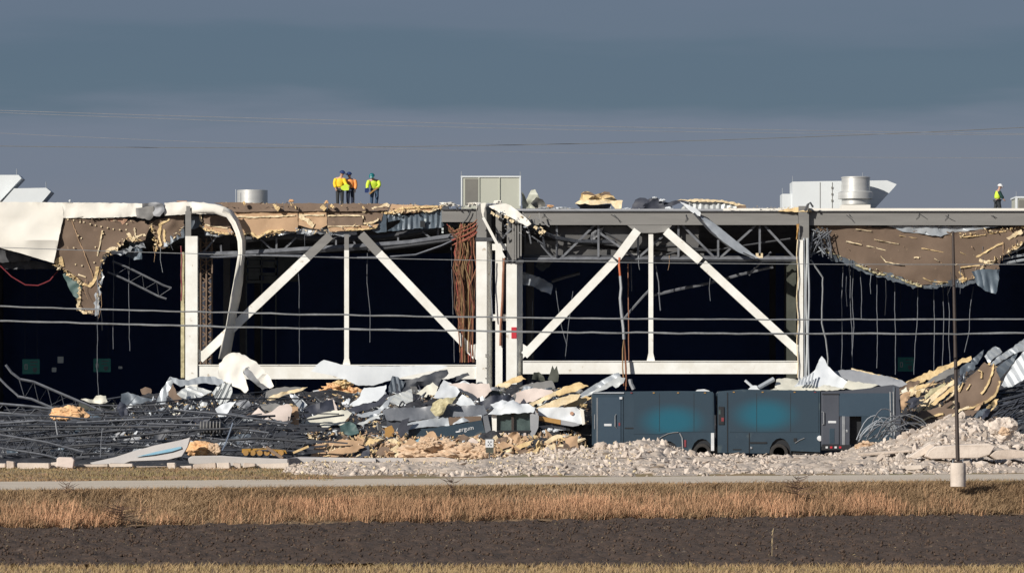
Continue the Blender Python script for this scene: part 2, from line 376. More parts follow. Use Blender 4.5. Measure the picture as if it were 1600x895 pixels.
n = 26000; gx_ = RNG.uniform(-13, 13, n); gy_ = RNG.uniform(100, 112.4, n)
gy_ = np.minimum(gy_, 111.3 + 2.0 * vnoise(gx_ * .4, gx_ * 0 + 1.5, 63) + 1.2 * vnoise(gx_ * 1.6, gx_ * 0 + 4.5, 64) + RNG.normal(0, .4, n))
grass('near_grass', gx_, gy_, np.full(n, -1.02), .05, .17, .010, 'grass_near', .6)
n = 16000; p_ = RNG.uniform(-100, 520, n); y_ = RNG.uniform(169, 226, n)
grass('verge_grass', (p_ - 800) * y_ / F, y_, np.full(n, -.02), .04, .14, .018, 'grass_verge', .6)
n = 5000; p_ = RNG.uniform(-100, 1700, n); y_ = 149.6 + p_ / 1600 * 20.5 + RNG.normal(0, .25, n)
grass('shoulder_grass', (p_ - 800) * y_ / F, y_, np.full(n, -.04), .05, .18, .018, 'grass_verge', .6)
# weeds standing on the bank and one dry stalk in the field
def weed(px, Y, z, h, label, name='dry_weed', m='weed', k=26, spread=.22):
    c = Vector((X(px, Y), Y, z)); t = MB().tube([c, c + Vector((.01, 0, h * .6)), c + Vector((.04, 0, h))], .009, 5, .003)
    for i in range(k):
        z0 = random.uniform(.25, 1) * h; d = Vector((random.gauss(0, spread), random.gauss(0, spread), random.uniform(.02, .14)))
        a = c + Vector((0, 0, z0)); t.tube([a, a + d * .6, a + d + Vector((0, 0, .04))], .012, 3, .006)
    return tag(t.build(name, m), label, 'weed', )
weed(707, 157, -.55, .85, 'dark dead weed standing upright in the dry grass bank left of centre')
weed(103, 150, -.35, .62, 'small dark dead weed high on the grass bank at the far left')
weed(190, 148, -.9, .5, 'low brown bush of dead weed at the foot of the bank on the left', k=44, spread=.4)
weed(1245, 163, -.5, .75, 'thick brown weed clump on the right half of the dry grass bank', k=44, spread=.34)
weed(1022, 162, -.8, .45, 'thin brown weed at the foot of the bank right of centre')
weed(1206, 120, -1.05, .62, 'single pale dry stalk standing in the dark ploughed field', 'dry_stalk', 'straw', 5, .05)

# ------------------------------------------------------------------ the two heaps: rubble in front, wreckage on the facade
RUB_CREST = [(-400,760),(430,752),(445,735),(470,726),(700,722),(770,714),(840,706),(870,702),(920,699),(960,694),(1000,687),(1030,688),(1060,699),(1090,706),
             (1120,709),(1200,711),(1300,709),(1330,700),(1350,693),(1400,687),(1440,667),(1465,655),(1500,650),(1530,652),(1560,660),(1590,676),(1620,684),(2000,700)]
YR = 226.0
def rub(Xv, Yv):
    px = 800 + Xv * F / Yv; zc = np.maximum(0, CZ - (interp(px, RUB_CREST) - CY) * YR / F)
    foot = interp(px, [(430, 190), (480, 184), (800, 183), (1200, 186), (1600, 190)])
    foot = foot + 7 * vnoise(Xv * .55, Xv * 0 + 3.3, 91) + 4 * vnoise(Xv * 1.7, Xv * 0 + 8.3, 92)
    t = np.clip((Yv - foot) / (YR - foot), 0, 1); back = np.clip((YR + 4.2 - Yv) / 4.2, 0, 1)
    edge = np.clip((px - 425) / 60, 0, 1)
    low = .16 * np.minimum(t * 8, 1)
    return (np.maximum(zc * t ** 1.9, low * edge)) * np.where(Yv > YR, back * back * (3 - 2 * back), 1)
MOUND_CREST = [(-600,650),(0,648),(60,644),(120,640),(180,634),(205,624),(250,617),(330,613),(400,622),(480,614),(560,616),(640,612),(720,612),(800,606),(870,606),
               (915,625),(960,650),(1350,650),(1395,625),(1420,606),(1470,592),(1520,578),(1600,562),(2200,560)]
Y0M, YM = 206.0, 245.0
MOUND_FOOT = [(-600, 209), (425, 211), (475, 226), (905, 226), (930, 232), (1390, 232), (1440, 229)]
def mnd(Xv, Yv):
    px = 800 + Xv * F / Yv; fo = interp(px, MOUND_FOOT); zc = np.maximum(0, CZ - (interp(px, MOUND_CREST) - CY) * YM / F)
    t = np.clip((Yv - fo) / (YM - fo), 0, 1); back = np.clip((YM + 9 - Yv) / 9, 0, 1)
    shape = 1 - (1 - t) ** 1.7
    return zc * shape * np.where(Yv > YM, back, 1)
def hit(px, py, fn, ya, yb, step=.15):
    Yv = np.arange(ya, yb, step); z = CZ - (py - CY) * Yv / F; h = fn((px - 800) * Yv / F, Yv)
    k = np.nonzero(h >= z)[0]
    return float(Yv[k[0]]) if len(k) else None
def ym(px, py):
    y = hit(px, py, mnd, Y0M, YM + .2)
    return y if y else YM
def yr(px, py):
    y = hit(px, py, rub, 180, YR + .1)
    return y if y else YR
# rubble sheet
pxg = np.linspace(425, 1900, 700)[:, None]; yg = np.linspace(178, 231, 220)[None, :]
XXg = (pxg - 800) * yg / F; YYg = yg + 0 * XXg
ZZg = rub(XXg, YYg); on = np.minimum(ZZg * 6, 1)
ZZg = ZZg + on * (.22 * fbm(XXg * 1.8, YYg * .9, 31, 4) + .16 * fbm(XXg * .5, YYg * .3, 36, 2)) - .05
tag(gridmesh('rubble', XXg, YYg, ZZg, 'rubble_dust'), 'pale crushed concrete rubble spread along the road', kind='stuff')
# wreckage core
pxg = np.linspace(-500, 2100, 420)[:, None]; yg = np.linspace(206, 254, 110)[None, :]
XXg = (pxg - 800) * yg / F; YYg = yg + 0 * XXg; ZZg = mnd(XXg, YYg)
inv = ((pxg > 915) & (pxg < 1400) & (yg < 236)); ZZg = np.where(inv, ZZg * 0, ZZg)
ZZg = ZZg + np.minimum(ZZg, 1) * (.55 * fbm(XXg * 1.1, YYg * .9, 51, 5)) - .05
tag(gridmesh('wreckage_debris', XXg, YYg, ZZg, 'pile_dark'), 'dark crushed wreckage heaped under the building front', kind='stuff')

def rub_points(n, pxr, dens=None, ymin=183):
    out = []
    while len(out) < n:
        px = random.uniform(*pxr); Y = random.uniform(ymin, YR + .5); x = X(px, Y)
        z = float(rub(np.array([x]), np.array([Y]))[0])
        if z < .05 and random.random() < .8: continue
        if dens and random.random() > dens(px, Y, z): continue
        out.append((x, Y, z))
    return np.array(out)
# gravel-sized rubble is stuff; the largest chunks are things
P = rub_points(9000, (436, 1680)); S_ = .028 + .13 * RNG.random(len(P)) ** 4; scatter('concrete_rubble', ROCKS, P - np.stack([0*S_, 0*S_, S_*.25], -1), S_, 'concrete')
P = rub_points(2000, (440, 1680), lambda p, y, z: .2 + .8 * min(1, z / .7)); S_ = .04 + .17 * RNG.random(len(P)) ** 3; scatter('pale_rubble', ROCKS, P - np.stack([0*S_, 0*S_, S_*.3], -1), S_, 'concrete_pale')
P = rub_points(900, (440, 1680)); scatter('flat_rubble', SLABS, P, .08 + .3 * RNG.random(len(P)) ** 3, 'concrete', spread=.5)
P = rub_points(300, (470, 1000), lambda p, y, z: .3 + (y > 205)); scatter('foam_crumbs', SLABS, P + np.array([0, 0, .08]), RNG.uniform(.04, .12, len(P)), 'foam_pale')
COLOUR = {'concrete': 'greyish', 'concrete_pale': 'pale', 'foam': 'yellow-cream', 'foam_pale': 'pale cream', 'tan_board': 'tan', 'foam_pink': 'pinkish', 'brown_board': 'brown', 'galv_dark': 'dark blue-grey', 'black_steel': 'black', 'galv': 'grey', 'tarp_dark': 'near-black', 'white_sheet': 'white', 'grey_primer': 'mid-grey', 'cream_sheet': 'off-white', 'pink_sheet': 'pinkish white'}
MARKS = [(60, 'at the far left edge'), (108, 'around the round orange foam clump'), (190, 'left of the striped sheeting'), (250, 'above the striped sheeting'), (310, 'around the orange foam block'), (365, 'below the white drape'), (420, 'below the white torn wall sheet'), (458, 'by the tan upright board'), (510, 'under the cream flat sheet'), (560, 'by the green tarp'),
         (610, 'by the orange lamp box'), (655, 'left of the lettered van'), (705, 'in front of the lettered van'), (765, 'by the small white sign'), (805, 'in front of the white van cab'), (850, 'under the gold-brown beam'), (895, 'by the square tan board'), (945, 'in front of the left van door'), (1000, 'in front of the left van middle'), (1050, 'in front of the left van arch'), (1097, 'by the left van wheel'),
         (1150, 'below the gap between vans'), (1217, 'by the middle van wheel'), (1290, 'below the right van door'), (1345, 'below the open doorway'), (1400, 'by the bent wire loops'), (1450, 'left of the light pole'), (1495, 'behind the light pole'), (1540, 'right of the light pole'), (1590, 'at the far right edge')]
def where(x, y, z):
    px = 800 + x * F / y; py = CY - (z - CZ) * F / y; m_ = min(MARKS, key=lambda q: abs(q[0] - px))[1]
    return ('high ' if py < 625 else '') + m_
def instances(n, gen, shapes, mats, name, label, cat, group, smin, smax, spread=3.14):
    meshes = []
    for i, (V, Fc) in enumerate(shapes):
        for m in mats:
            me = bpy.data.meshes.new(name); me.from_pydata([tuple(v) for v in V], [], [tuple(int(q) for q in f) for f in Fc]); me.materials.append(MATS[m]); meshes.append((me, m))
    for i in range(n):
        x, y, z, s = gen(i); me, m = random.choice(meshes); o = link(name, me, None, (x, y, z)); o.scale = (s * random.uniform(.9, 1.5), s, s * random.uniform(.7, 1))
        o.rotation_euler = (random.uniform(-spread, spread), random.uniform(-spread, spread), random.uniform(-3.14, 3.14)); sz = 'tiny' if s < .13 else 'small' if s < .2 else 'middling' if s < .27 else 'large'
        tag(o, f'{sz} {COLOUR[m]} {label} {where(x, y, z)}', cat, group)
def g_heap(i):
    p = rub_points(1, (1370, 1640), lambda p, y, z: min(1, z / .9))[0]; return (*p, random.uniform(.15, .33))
instances(110, g_heap, ROCKS, ['concrete', 'concrete_pale'], 'concrete_chunk', 'concrete lump on the tall heap', 'concrete chunk', 'concrete lumps on the tall heap', .1, .3)
def g_mid(i):
    p = rub_points(1, (840, 1120), lambda p, y, z: min(1, z / .6))[0]; return (*p, random.uniform(.12, .27))
instances(80, g_mid, ROCKS, ['concrete', 'concrete_pale'], 'concrete_chunk', 'concrete lump on the mound', 'concrete chunk', 'concrete lumps before the left van', .1, .3)
def g_low(i):
    p = rub_points(1, (450, 1400))[0]; return (*p, random.uniform(.10, .2))
instances(90, g_low, ROCKS, ['concrete', 'concrete_pale'], 'concrete_chunk', 'concrete lump on the flat rubble', 'concrete chunk', 'concrete lumps strewn beside the road', .1, .3)

def block(poly, Y, d, m, label, name='concrete_slab', cat='slab', group=None, tilt=0):
    b = MB().prism(poly, Y, d)
    for v in b.v: v.y += (v.z - b.v[0].z) * tilt; v += Vector(noise.noise_vector(v * 1.3)) * .035
    o = b.build(name, m); bv = o.modifiers.new('bevel', 'BEVEL'); bv.width = .03; bv.segments = 1
    return tag(o, label, cat, group)
block([(1447,713),(1452,703),(1462,697),(1500,694),(1545,693),(1555,698),(1546,711),(1530,715),(1480,716),(1456,717)], 203, 2.2, 'concrete_pale', 'longest grey concrete slab lying flat across the rubble heap behind the pole')
block([(1419,714),(1436,702),(1453,692),(1461,696),(1458,702),(1443,711),(1428,716)], 204, .8, 'concrete_pale', 'tilted concrete slab leaning left of the light pole')
block([(1546,712),(1556,704),(1580,701),(1604,704),(1606,714),(1580,716),(1556,718)], 203, 1.5, 'concrete', 'grey concrete slab at the right end of the rubble heap')
block([(1408,727),(1440,726),(1443,733),(1412,735)], 192, .8, 'concrete_pale', 'small flat concrete slab low in the rubble left of the pole base')
block([(1340,707),(1420,702),(1425,706),(1345,712)], 212, .8, 'concrete', 'flat concrete slab sloping down below the bent wires')
block([(436,716),(470,714),(560,715),(587,716),(588,727),(520,728),(440,728)], 214, 1.0, 'slab_grey', 'grey concrete kerb length left of the crack below the foam rubble', 'kerb_slab')
block([(588,716),(612,715),(630,716),(630,728),(590,728)], 214.3, 1.0, 'slab_grey', 'shortest concrete kerb piece between the two long kerb lengths', 'kerb_slab')
block([(631,716),(690,714),(716,718),(712,728),(640,728)], 214.1, 1.0, 'concrete', 'pale concrete kerb length right of the short kerb piece', 'kerb_slab')
# broken kerb blocks along the left verge
random.seed(21); x = -12; i = 0
while x < 434:
    w = random.choice((14, 22, 30, 38, 52)); top = random.uniform(720, 725) if x < 190 else random.uniform(722, 727); bot = random.uniform(729, 734)
    if x > 296: top = 723
    sh = random.uniform(-2, 2)
    block([(x, bot), (x + sh, top + random.uniform(-1, 2)), (x + w - 2, top + random.uniform(-1, 2)), (x + w - 1.5, bot - random.uniform(0, 2))], 206 + random.uniform(-.5, .5), .7,
          random.choice(('concrete_pale', 'concrete')), f"{'wide' if w > 34 else 'narrow' if w < 20 else 'middling'} broken kerb block on the left verge {where(X(x, 206), 206, 0.0)}", 'kerb_block', 'kerb block', 'kerb blocks along the left verge')
    x += w + random.choice((0, 0, 1, 3))
block([(88,729),(88,716),(92,714),(112,714),(116,718),(114,732)], 205.2, .7, 'pink_sheet', 'tallest pale square kerb block standing above the row on the left', 'kerb_block', 'kerb block')
block([(180,714),(210,704),(240,696),(280,688),(296,684),(292,698),(284,712),(262,718),(205,720),(185,727),(150,728),(140,722)], 209, .5, 'slab_grey', 'pale grey panel with a blue stripe leaning on the dark joists', 'striped_sheeting', 'panel', tilt=.7)
st = MB().prism([(213,713),(245,705),(282,697),(283,700),(268,705),(240,710)], 208.93, .05)
for v in st.v: v.y += (v.z - 0.35) * .7
PANEL = [o for o in COL.objects if o.name == 'striped_sheeting'][0]
st.v = [v + Vector((0, -.12, 0)) for v in st.v]; st.build('stripe', 'stripe_blue', PANEL)
block([(294,716),(300,712),(345,712),(385,715),(450,717),(450,727),(390,729),(320,728),(296,724)], 208.0, 1.2, 'slab_grey', 'long flat grey slab running right from the pink foam block', 'concrete_slab', 'slab')

# ------------------------------------------------------------------ traced sheets of roofing, decking and board
def inside(p, poly):
    c = False; j = len(poly) - 1
    for i in range(len(poly)):
        if (poly[i][1] > p[1]) != (poly[j][1] > p[1]) and p[0] < (poly[j][0]-poly[i][0])*(p[1]-poly[i][1])/(poly[j][1]-poly[i][1]) + poly[i][0]: c = not c
        j = i
    return c
def sheet(name, poly, m, Y=None, th=.05, tilt=.6, yaw=0.0, crump=.10, cs=.9, corr=None, rough=1.0, label=None, cat=None, group=None, parent=None, smooth=True, bend=None, seed=None, back=None):
    """a real bent slab: outline in photo pixels put at depth Y, leaning back by tilt, crumpled, corrugated, th thick"""
    rs = random.Random(seed if seed is not None else int(poly[0][0] * 31 + poly[0][1] * 7))
    cx = sum(p[0] for p in poly) / len(poly); cy = sum(p[1] for p in poly) / len(poly)
    if Y is None: Y = ym(cx, cy) - .25
    k = Y / F
    edge = []
    for i, a in enumerate(poly):
        b = poly[(i + 1) % len(poly)]; L_ = math.hypot(b[0]-a[0], b[1]-a[1]); n = max(1, int(L_ / (4 if rough else 8)))
        nx, ny = -(b[1]-a[1]) / (L_ + 1e-6), (b[0]-a[0]) / (L_ + 1e-6)
        for q in range(n):
            t = q / n; d = rs.gauss(0, rough * .6) if q else rs.gauss(0, rough * .2)
            edge.append((a[0] + (b[0]-a[0])*t + nx*d, a[1] + (b[1]-a[1])*t + ny*d))
    xs_ = [p[0] for p in poly]; ys_ = [p[1] for p in poly]; size = max(max(xs_)-min(xs_), max(ys_)-min(ys_))
    pts = list(edge)
    if corr:
        ang, per, amp = R(corr[0]), corr[1] / k, corr[2]; ux, uy = math.cos(ang), -math.sin(ang)   # direction across the ribs
        s1, s2 = per / 4, max(size / 9, per)
    else: ux, uy = 1, 0; s1 = s2 = max(size / 13, 2.5)
    rad = size
    for i in range(int(-rad / s1), int(rad / s1) + 1):
        for j in range(int(-rad / s2), int(rad / s2) + 1):
            p = (cx + ux*i*s1 - uy*j*s2, cy + uy*i*s1 + ux*j*s2)
            if inside(p, edge): pts.append(p)
    ne = len(edge)
    vs, _e, fs, *_r = geometry.delaunay_2d_cdt([Vector(p) for p in pts], [(i, (i+1) % ne) for i in range(ne)], [], 1, .05)
    off = Vector((rs.uniform(0, 90), rs.uniform(0, 90), 0))
    def depth(px, py):
        u = (px - cx) * k; v = -(py - cy) * k; d = tilt * v + yaw * u
        if crump: d += crump * noise.fractal(Vector((u * cs, v * cs, 0)) + off, .7, 2.0, 3)
        if corr:
            s = ((px - cx) * ux + (py - cy) * uy) / per; q = s - math.floor(s); d += amp * (min(1, max(-1, 2.2 * math.sin(2*math.pi*q))))
        if bend: d += bend(u, v)
        return Y + d
    V = [W(p.x, p.y, depth(p.x, p.y)) for p in vs]; n = len(V)
    fs = [tuple(f) for f in fs if len(f) == 3]
    def orient(f):
        a, b, c = (vs[i] for i in f); return f if (b.x-a.x)*(c.y-a.y) - (c.x-a.x)*(b.y-a.y) < 0 else f[::-1]
    fs = [orient(f) for f in fs]; cnt = {}
    for f in fs:
        for i in range(3): e = (f[i], f[(i+1) % 3]); cnt[e] = 1
    rim = [e for e in cnt if (e[1], e[0]) not in cnt]
    V2 = V + [v + Vector((0, th, 0)) for v in V]
    Fa = list(fs) + [(c + n, b + n, a + n) for a, b, c in fs] + [(b, a, a + n, b + n) for a, b in rim]
    mi = None
    if back: mi = [0] * len(fs) + [1] * len(fs) + [0] * len(rim)
    o = mesh(name, V2, Fa, [m, back] if back else m, parent, smooth, mi)
    if label: tag(o, label, cat, group)
    return o, depth
def lip(name, pts, r, m, parent, depth, lift=.06, jit=.45):
    """torn foam edge: a lumpy bead following photo points on a sheet's surface"""
    q = []
    for a, b in zip(pts, pts[1:]):
        n = max(2, int(math.hypot(b[0]-a[0], b[1]-a[1]) / 3))
        q += [(a[0] + (b[0]-a[0])*i/n + random.gauss(0, .5), a[1] + (b[1]-a[1])*i/n + random.gauss(0, .5)) for i in range(n)]
    q.append(pts[-1]); f = depth if callable(depth) else (lambda *_: depth)
    return MB().tube([W(x, y, f(x, y) - lift) for x, y in q], r, 6, None, jit).build(name, m, parent)
def torn(name, pts, w, m, parent, depth, lift=.05):
    """ragged flat patch of torn foam along photo points"""
    top = []; bot = []
    for a, b in zip(pts, pts[1:]):
        n = max(2, int(math.hypot(b[0]-a[0], b[1]-a[1]) / 3.5)); L_ = math.hypot(b[0]-a[0], b[1]-a[1]); nx, ny = -(b[1]-a[1])/L_, (b[0]-a[0])/L_
        for i in range(n):
            x, y = a[0]+(b[0]-a[0])*i/n, a[1]+(b[1]-a[1])*i/n
            top.append((x - nx*w*random.uniform(.2,.8), y - ny*w*random.uniform(.2,.8))); bot.append((x + nx*w*random.uniform(.2,.8), y + ny*w*random.uniform(.2,.8)))
    poly = top + bot[::-1]; f = depth if callable(depth) else (lambda *_: depth)
    V = []; Fc = []; n = len(top)
    for t, b in zip(top, bot):
        for p in (t, b): V.append(W(p[0], p[1], f(*p) - lift - random.uniform(0, .03)))
    for t, b in zip(top, bot):
        for p in (t, b): V.append(W(p[0], p[1], f(*p) + .02))
    for i in range(n - 1):
        a, b, c, d = 2*i, 2*i+1, 2*i+3, 2*i+2; Fc += [(a, b, c, d), (2*n+d, 2*n+c, 2*n+b, 2*n+a), (a, d, 2*n+d, 2*n+a), (b, 2*n+b, 2*n+c, c)]
    return mesh(name, V, Fc, m, parent)

# ------------------------------------------------------------------ the warehouse shell
WH = thing('warehouse', 'huge torn-open warehouse with white steel frame and collapsed front wall', 'warehouse', (0, 250, 0))
def wpart(mb, name, m, label=None, smooth=False):
    o = mb.build(name, m, WH, smooth)
    if label: o['label'] = label
    return o
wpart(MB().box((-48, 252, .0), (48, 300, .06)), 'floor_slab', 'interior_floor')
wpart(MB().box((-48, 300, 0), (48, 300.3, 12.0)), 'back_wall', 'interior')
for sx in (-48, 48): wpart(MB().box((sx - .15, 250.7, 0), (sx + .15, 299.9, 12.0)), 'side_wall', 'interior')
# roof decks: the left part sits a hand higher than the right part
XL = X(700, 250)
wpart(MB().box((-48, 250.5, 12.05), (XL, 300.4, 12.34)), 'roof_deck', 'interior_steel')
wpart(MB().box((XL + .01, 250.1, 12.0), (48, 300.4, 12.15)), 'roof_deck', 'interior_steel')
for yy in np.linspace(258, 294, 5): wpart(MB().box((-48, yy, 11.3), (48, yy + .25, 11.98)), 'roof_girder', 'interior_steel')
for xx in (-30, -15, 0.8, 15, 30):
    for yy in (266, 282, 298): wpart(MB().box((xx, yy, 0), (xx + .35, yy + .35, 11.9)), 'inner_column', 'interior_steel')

def column(plan, ytop, ybot, name, m, label=None):
    Y = plan[0][1]; z1 = Z(ytop, Y); z0 = Z(ybot, Y); b = MB(); n = len(plan)
    b.v = [Vector((X(p, y), y, z0)) for p, y in plan] + [Vector((X(p, y), y, z1)) for p, y in plan]
    b.f = [tuple(range(n))[::-1], tuple(range(n, 2*n))] + [(i, (i+1) % n, n + (i+1) % n, n + i) for i in range(n)]
    return wpart(b, name, m, label)
# four front columns, white below, grey-primed heads
column([(289.5,249.2),(308.5,249.2),(310,249.7),(289.5,249.7)], 369, 720, 'column', 'white_paint')
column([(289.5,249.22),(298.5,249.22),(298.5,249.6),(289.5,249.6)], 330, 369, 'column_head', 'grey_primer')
column([(298.8,249.3),(308,249.3),(308,249.6),(298.8,249.6)], 369.5, 392, 'splice_plate', 'white_paint')
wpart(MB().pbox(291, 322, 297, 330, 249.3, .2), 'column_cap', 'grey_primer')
column([(744,249.2),(760.5,249.2),(769,249.85),(744,249.85)], 376, 720, 'column', 'white_paint')
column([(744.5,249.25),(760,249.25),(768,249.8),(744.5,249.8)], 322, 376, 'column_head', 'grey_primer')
wpart(MB().pbox(743, 371, 770, 376.5, 249.15, .7), 'splice_plate', 'dark_steel')
column([(791,249.2),(807.5,249.2),(816.5,249.85),(791,249.85)], 410, 720, 'column', 'white_paint')
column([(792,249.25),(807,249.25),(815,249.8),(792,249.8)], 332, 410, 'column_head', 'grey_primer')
wpart(MB().pbox(789, 406, 818, 410.5, 249.12, .75), 'splice_plate', 'dark_steel')
column([(774,249.3),(785,249.3),(785,249.6),(774,249.6)], 378, 720, 'middle_post', 'white_paint')
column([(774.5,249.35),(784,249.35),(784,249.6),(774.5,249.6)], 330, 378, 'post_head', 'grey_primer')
for y0, y1 in ((381, 391), (491, 501)): wpart(MB().pbox(769, y0, 791, y1, 249.32, .25), 'cross_tie', 'white_paint')
for k in range(4): wpart(MB().pbox(800 + k * 4.2, 340 + 2 * k, 802.4 + k * 4.2, 409 - 3 * k, 249.0, .12), 'head_stiffener', 'grey_primer')
column([(1247,249.2),(1255,249.2),(1255,249.8),(1247,249.8)], 375, 720, 'column', 'white_paint')
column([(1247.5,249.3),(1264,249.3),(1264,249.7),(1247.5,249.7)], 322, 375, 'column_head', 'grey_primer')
for px, w, m_ in ((1257.2, .05, 'galv'), (1260.2, .045, 'galv_light'), (1263.4, .05, 'galv')):
    wpart(MB().tube([W(px, y, 249.3) + Vector((.03 * math.sin(y / 23 + px), 0, 0)) for y in np.linspace(372, 604, 14)], w, 8), 'conduit_pipe', m_, smooth=True)
wpart(MB().tube([W(1245.5 + 1.3 * math.sin(y / 9), y, 249.1) for y in np.linspace(350, 374, 9)], .07, 6, .03, .3), 'hanging_strap', 'gold')
wpart(MB().tube([W(1246 + 1.0 * math.sin(y / 11), y, 249.1) for y in np.linspace(374, 590, 30)], .028, 5, .028, .4), 'loose_trim', 'foam_pale')
# red tag and bolts
wpart(MB().pbox(799, 511, 807, 528.5, 249.17, .03), 'red_tag', 'red')
for y in (553, 556, 574, 590): wpart(MB().pbox(758, y, 765, y + 1.2, 249.16, .06), 'bolt_row', 'grey_primer'); 
# diagonals, posts, tie beams
def brace(p0, p1, p2, w, Y, d=.25):
    """white lower length p0-p1 and grey upper length p1-p2, photo points"""
    up = Vector((0, -1, 0)); 
    wpart(MB().bar(W(*p0, Y), W(*p1, Y), w, d), 'brace', 'white_paint')
    if p2: wpart(MB().bar(W(*p1, Y), W(*p2, Y), w * .98, d * .9), 'brace_head', 'grey_primer')
brace((312, 561), (480, 402), (516, 368), .42, 249.5)
brace((744, 556), (592, 396), (564, 366), .42, 249.5)
brace((819, 555), (961, 407), None, .40, 249.5); brace((963, 404.5), (996, 360), None, .40, 249.5)
brace((1249, 551), (1098, 412), None, .40, 249.5); brace((1094, 408), (1040, 361), None, .40, 249.5)
wpart(MB().prism([(980,352),(1050,352),(1042,362),(1024,364),(1004,364),(992,362)], 249.62, .06), 'gusset_plate', 'grey_primer')
for px, yt, yb in ((541.5, 391, 572), (1017, 366, 564)):
    wpart(MB().pbox(px - 3.6, yt, px + 3.6, yb - 13, 249.45, .2), 'vertical_tie', 'white_paint')
    wpart(MB().prism([(px-3.6, yb-13),(px+3.6, yb-13),(px+6.5, yb),(px-6.5, yb)], 249.45, .2), 'tie_foot', 'white_paint')
wpart(MB().pbox(538, 366, 545, 391, 249.47, .18), 'tie_head', 'grey_primer')
for x0, x1, y0, y1 in ((310, 744, 571, 592), (817, 1247, 565, 584)):
    wpart(MB().pbox(x0, y0, x1, y1, 249.3, .5), 'tie_beam', 'white_paint')
    wpart(MB().pbox(x0, y0 - 1.6, x1, y0 - .1, 249.25, .6), 'beam_flange', 'white_paint')
for p in ([(735,540),(744,537),(744,562),(736,552)], [(817,537),(825,542),(824,553),(817,560)], [(310,545),(318,550),(318,560),(310,566)], [(1238,545),(1247,538),(1247,558),(1240,552)]):
    wpart(MB().prism(p, 249.38, .08), 'gusset_plate', 'white_paint')
# eaves beam in three lengths, its flanges and the pale roof edge above it
for x0, x1, y0, y1 in ((690, 744, 328, 347), (816, 1247, 331, 351.5), (1264.5, 2300, 331, 352)):
    wpart(MB().pbox(x0, y0, x1, y1, 249.6, .25), 'eaves_beam', 'grey_primer')
    wpart(MB().pbox(x0, y0 - 1.4, x1, y0 - .05, 249.5, .45), 'beam_flange', 'dark_steel')
wpart(MB().pbox(1130, 325.5, 2300, 329.4, 249.7, .4), 'roof_edge', 'membrane')
wpart(MB().pbox(800, 326.5, 1130, 329.4, 249.75, .4), 'roof_edge', 'membrane_grey')
def cut_mark(px, Y=249.57):
    for _ in range(2):
        a = (px + random.uniform(-3, 3), random.uniform(333, 338)); b = (px + random.uniform(-6, 14), a[1] + random.uniform(3, 13))
        wpart(MB().tube([W(*a, Y), W((a[0]+b[0])/2 + random.uniform(-2, 2), (a[1]+b[1])/2, Y - .03), W(*b, Y)], .016, 4, .010), 'torn_clip', 'dark_steel')
for px in (850, 957, 1072, 1325, 1436, 1480, 1550): cut_mark(px)

# trusses behind the eaves
def truss_bar(a, b, w, Y, m='joist_steel', name='truss_web'): wpart(MB().bar(W(*a, Y), W(*b, Y), w, w), name, m)
def chord(pts, r, Y, name='truss_chord', m='joist_steel'):
    for a, b in zip(pts, pts[1:]): pass
    wpart(MB().tube([W(*p, Y) for p in pts], r, 4), name, m)
chord([(817, 406), (900, 405), (1000, 405), (1120, 405), (1247, 405)], .12, 249.98)
chord([(817, 401), (930, 400), (1100, 401), (1247, 401.5)], .05, 250.05, m='dark_steel')
for a, b in (((870,352),(870,402)),((935,352),(935,402)),((997,352),(997,402)),((1060,352),(1060,402)),((1122,375),(1122,402)),((1187,352),(1187,400))): truss_bar(a, b, .10, 249.95)
for a, b in (((930,351),(878,402)),((937,364),(992,402)),((1056,351),(998,402)),((1066,352),(1116,402)),((1181,352),(1126,402)),((1195,353),(1243,405))): truss_bar(a, b, .105, 250.0)
for pts in ([(905,352),(940,360),(960,372),(975,380)], [(880,384),(935,380),(990,388),(1060,384),(1120,392)], [(1030,401),(1070,390),(1110,392),(1160,384),(1235,373)]): chord(pts, .045, 250.2, 'bent_rod', 'dark_steel')
chord([(308,399),(380,397),(470,391),(560,386),(640,380),(714,369)], .16, 250.2)
chord([(384,374),(450,369),(520,374),(600,371),(650,363),(700,353),(745,342)], .14, 250.5, m='dark_steel')
chord([(575,392),(640,384),(700,376),(715,372)], .07, 250.1, m='dark_steel')
for a, b in (((345,362),(318,394)),((407,374),(429,393)),((432,371),(432,394)),((463,371),(440,393)),((525,374),(525,388)),((552,375),(557,387)),((622,370),(622,382)),((660,362),(676,374)),((685,357),(684,368)),((345,383),(346,398))): truss_bar(a, b, .085, 250.4)
chord([(300,400),(340,402),(400,399),(470,400),(540,403),(600,402),(650,398),(690,384),(712,374)], .05, 249.9, 'sagging_cable', 'wire_inside')
# broken lattice column behind the left column, dim inner post on the right
for px in (312, 321, 330): wpart(MB().pbox(px, 372, px + 2.4, 580, 251.8, .1), 'lattice_post', 'brown_board')
for y in range(376, 578, 14):
    for a, b in (((313,y),(331,y+13)),((331,y),(313,y+13))): truss_bar(a, b, .06, 251.9, 'brown_board', 'lattice_bar')
for px in (316, 326): wpart(MB().pbox(px, 376, px + 4, 578, 252.2, .05), 'lattice_sheeting', 'tarp_dark')
wpart(MB().pbox(1229, 408, 1244, 620, 252.3, .3), 'inner_post', 'tarp_olive')
# beam and braces in the bay left of the first column
wpart(MB().pbox(282.5, 394, 288, 590, 250.1, .15), 'edge_angle', 'fibre')
wpart(MB().tube([W(283.5 + .6*math.sin(y/7), y, 249.9) for y in np.linspace(384, 470, 18)], .035, 5), 'red_pipe', 'red_dim')

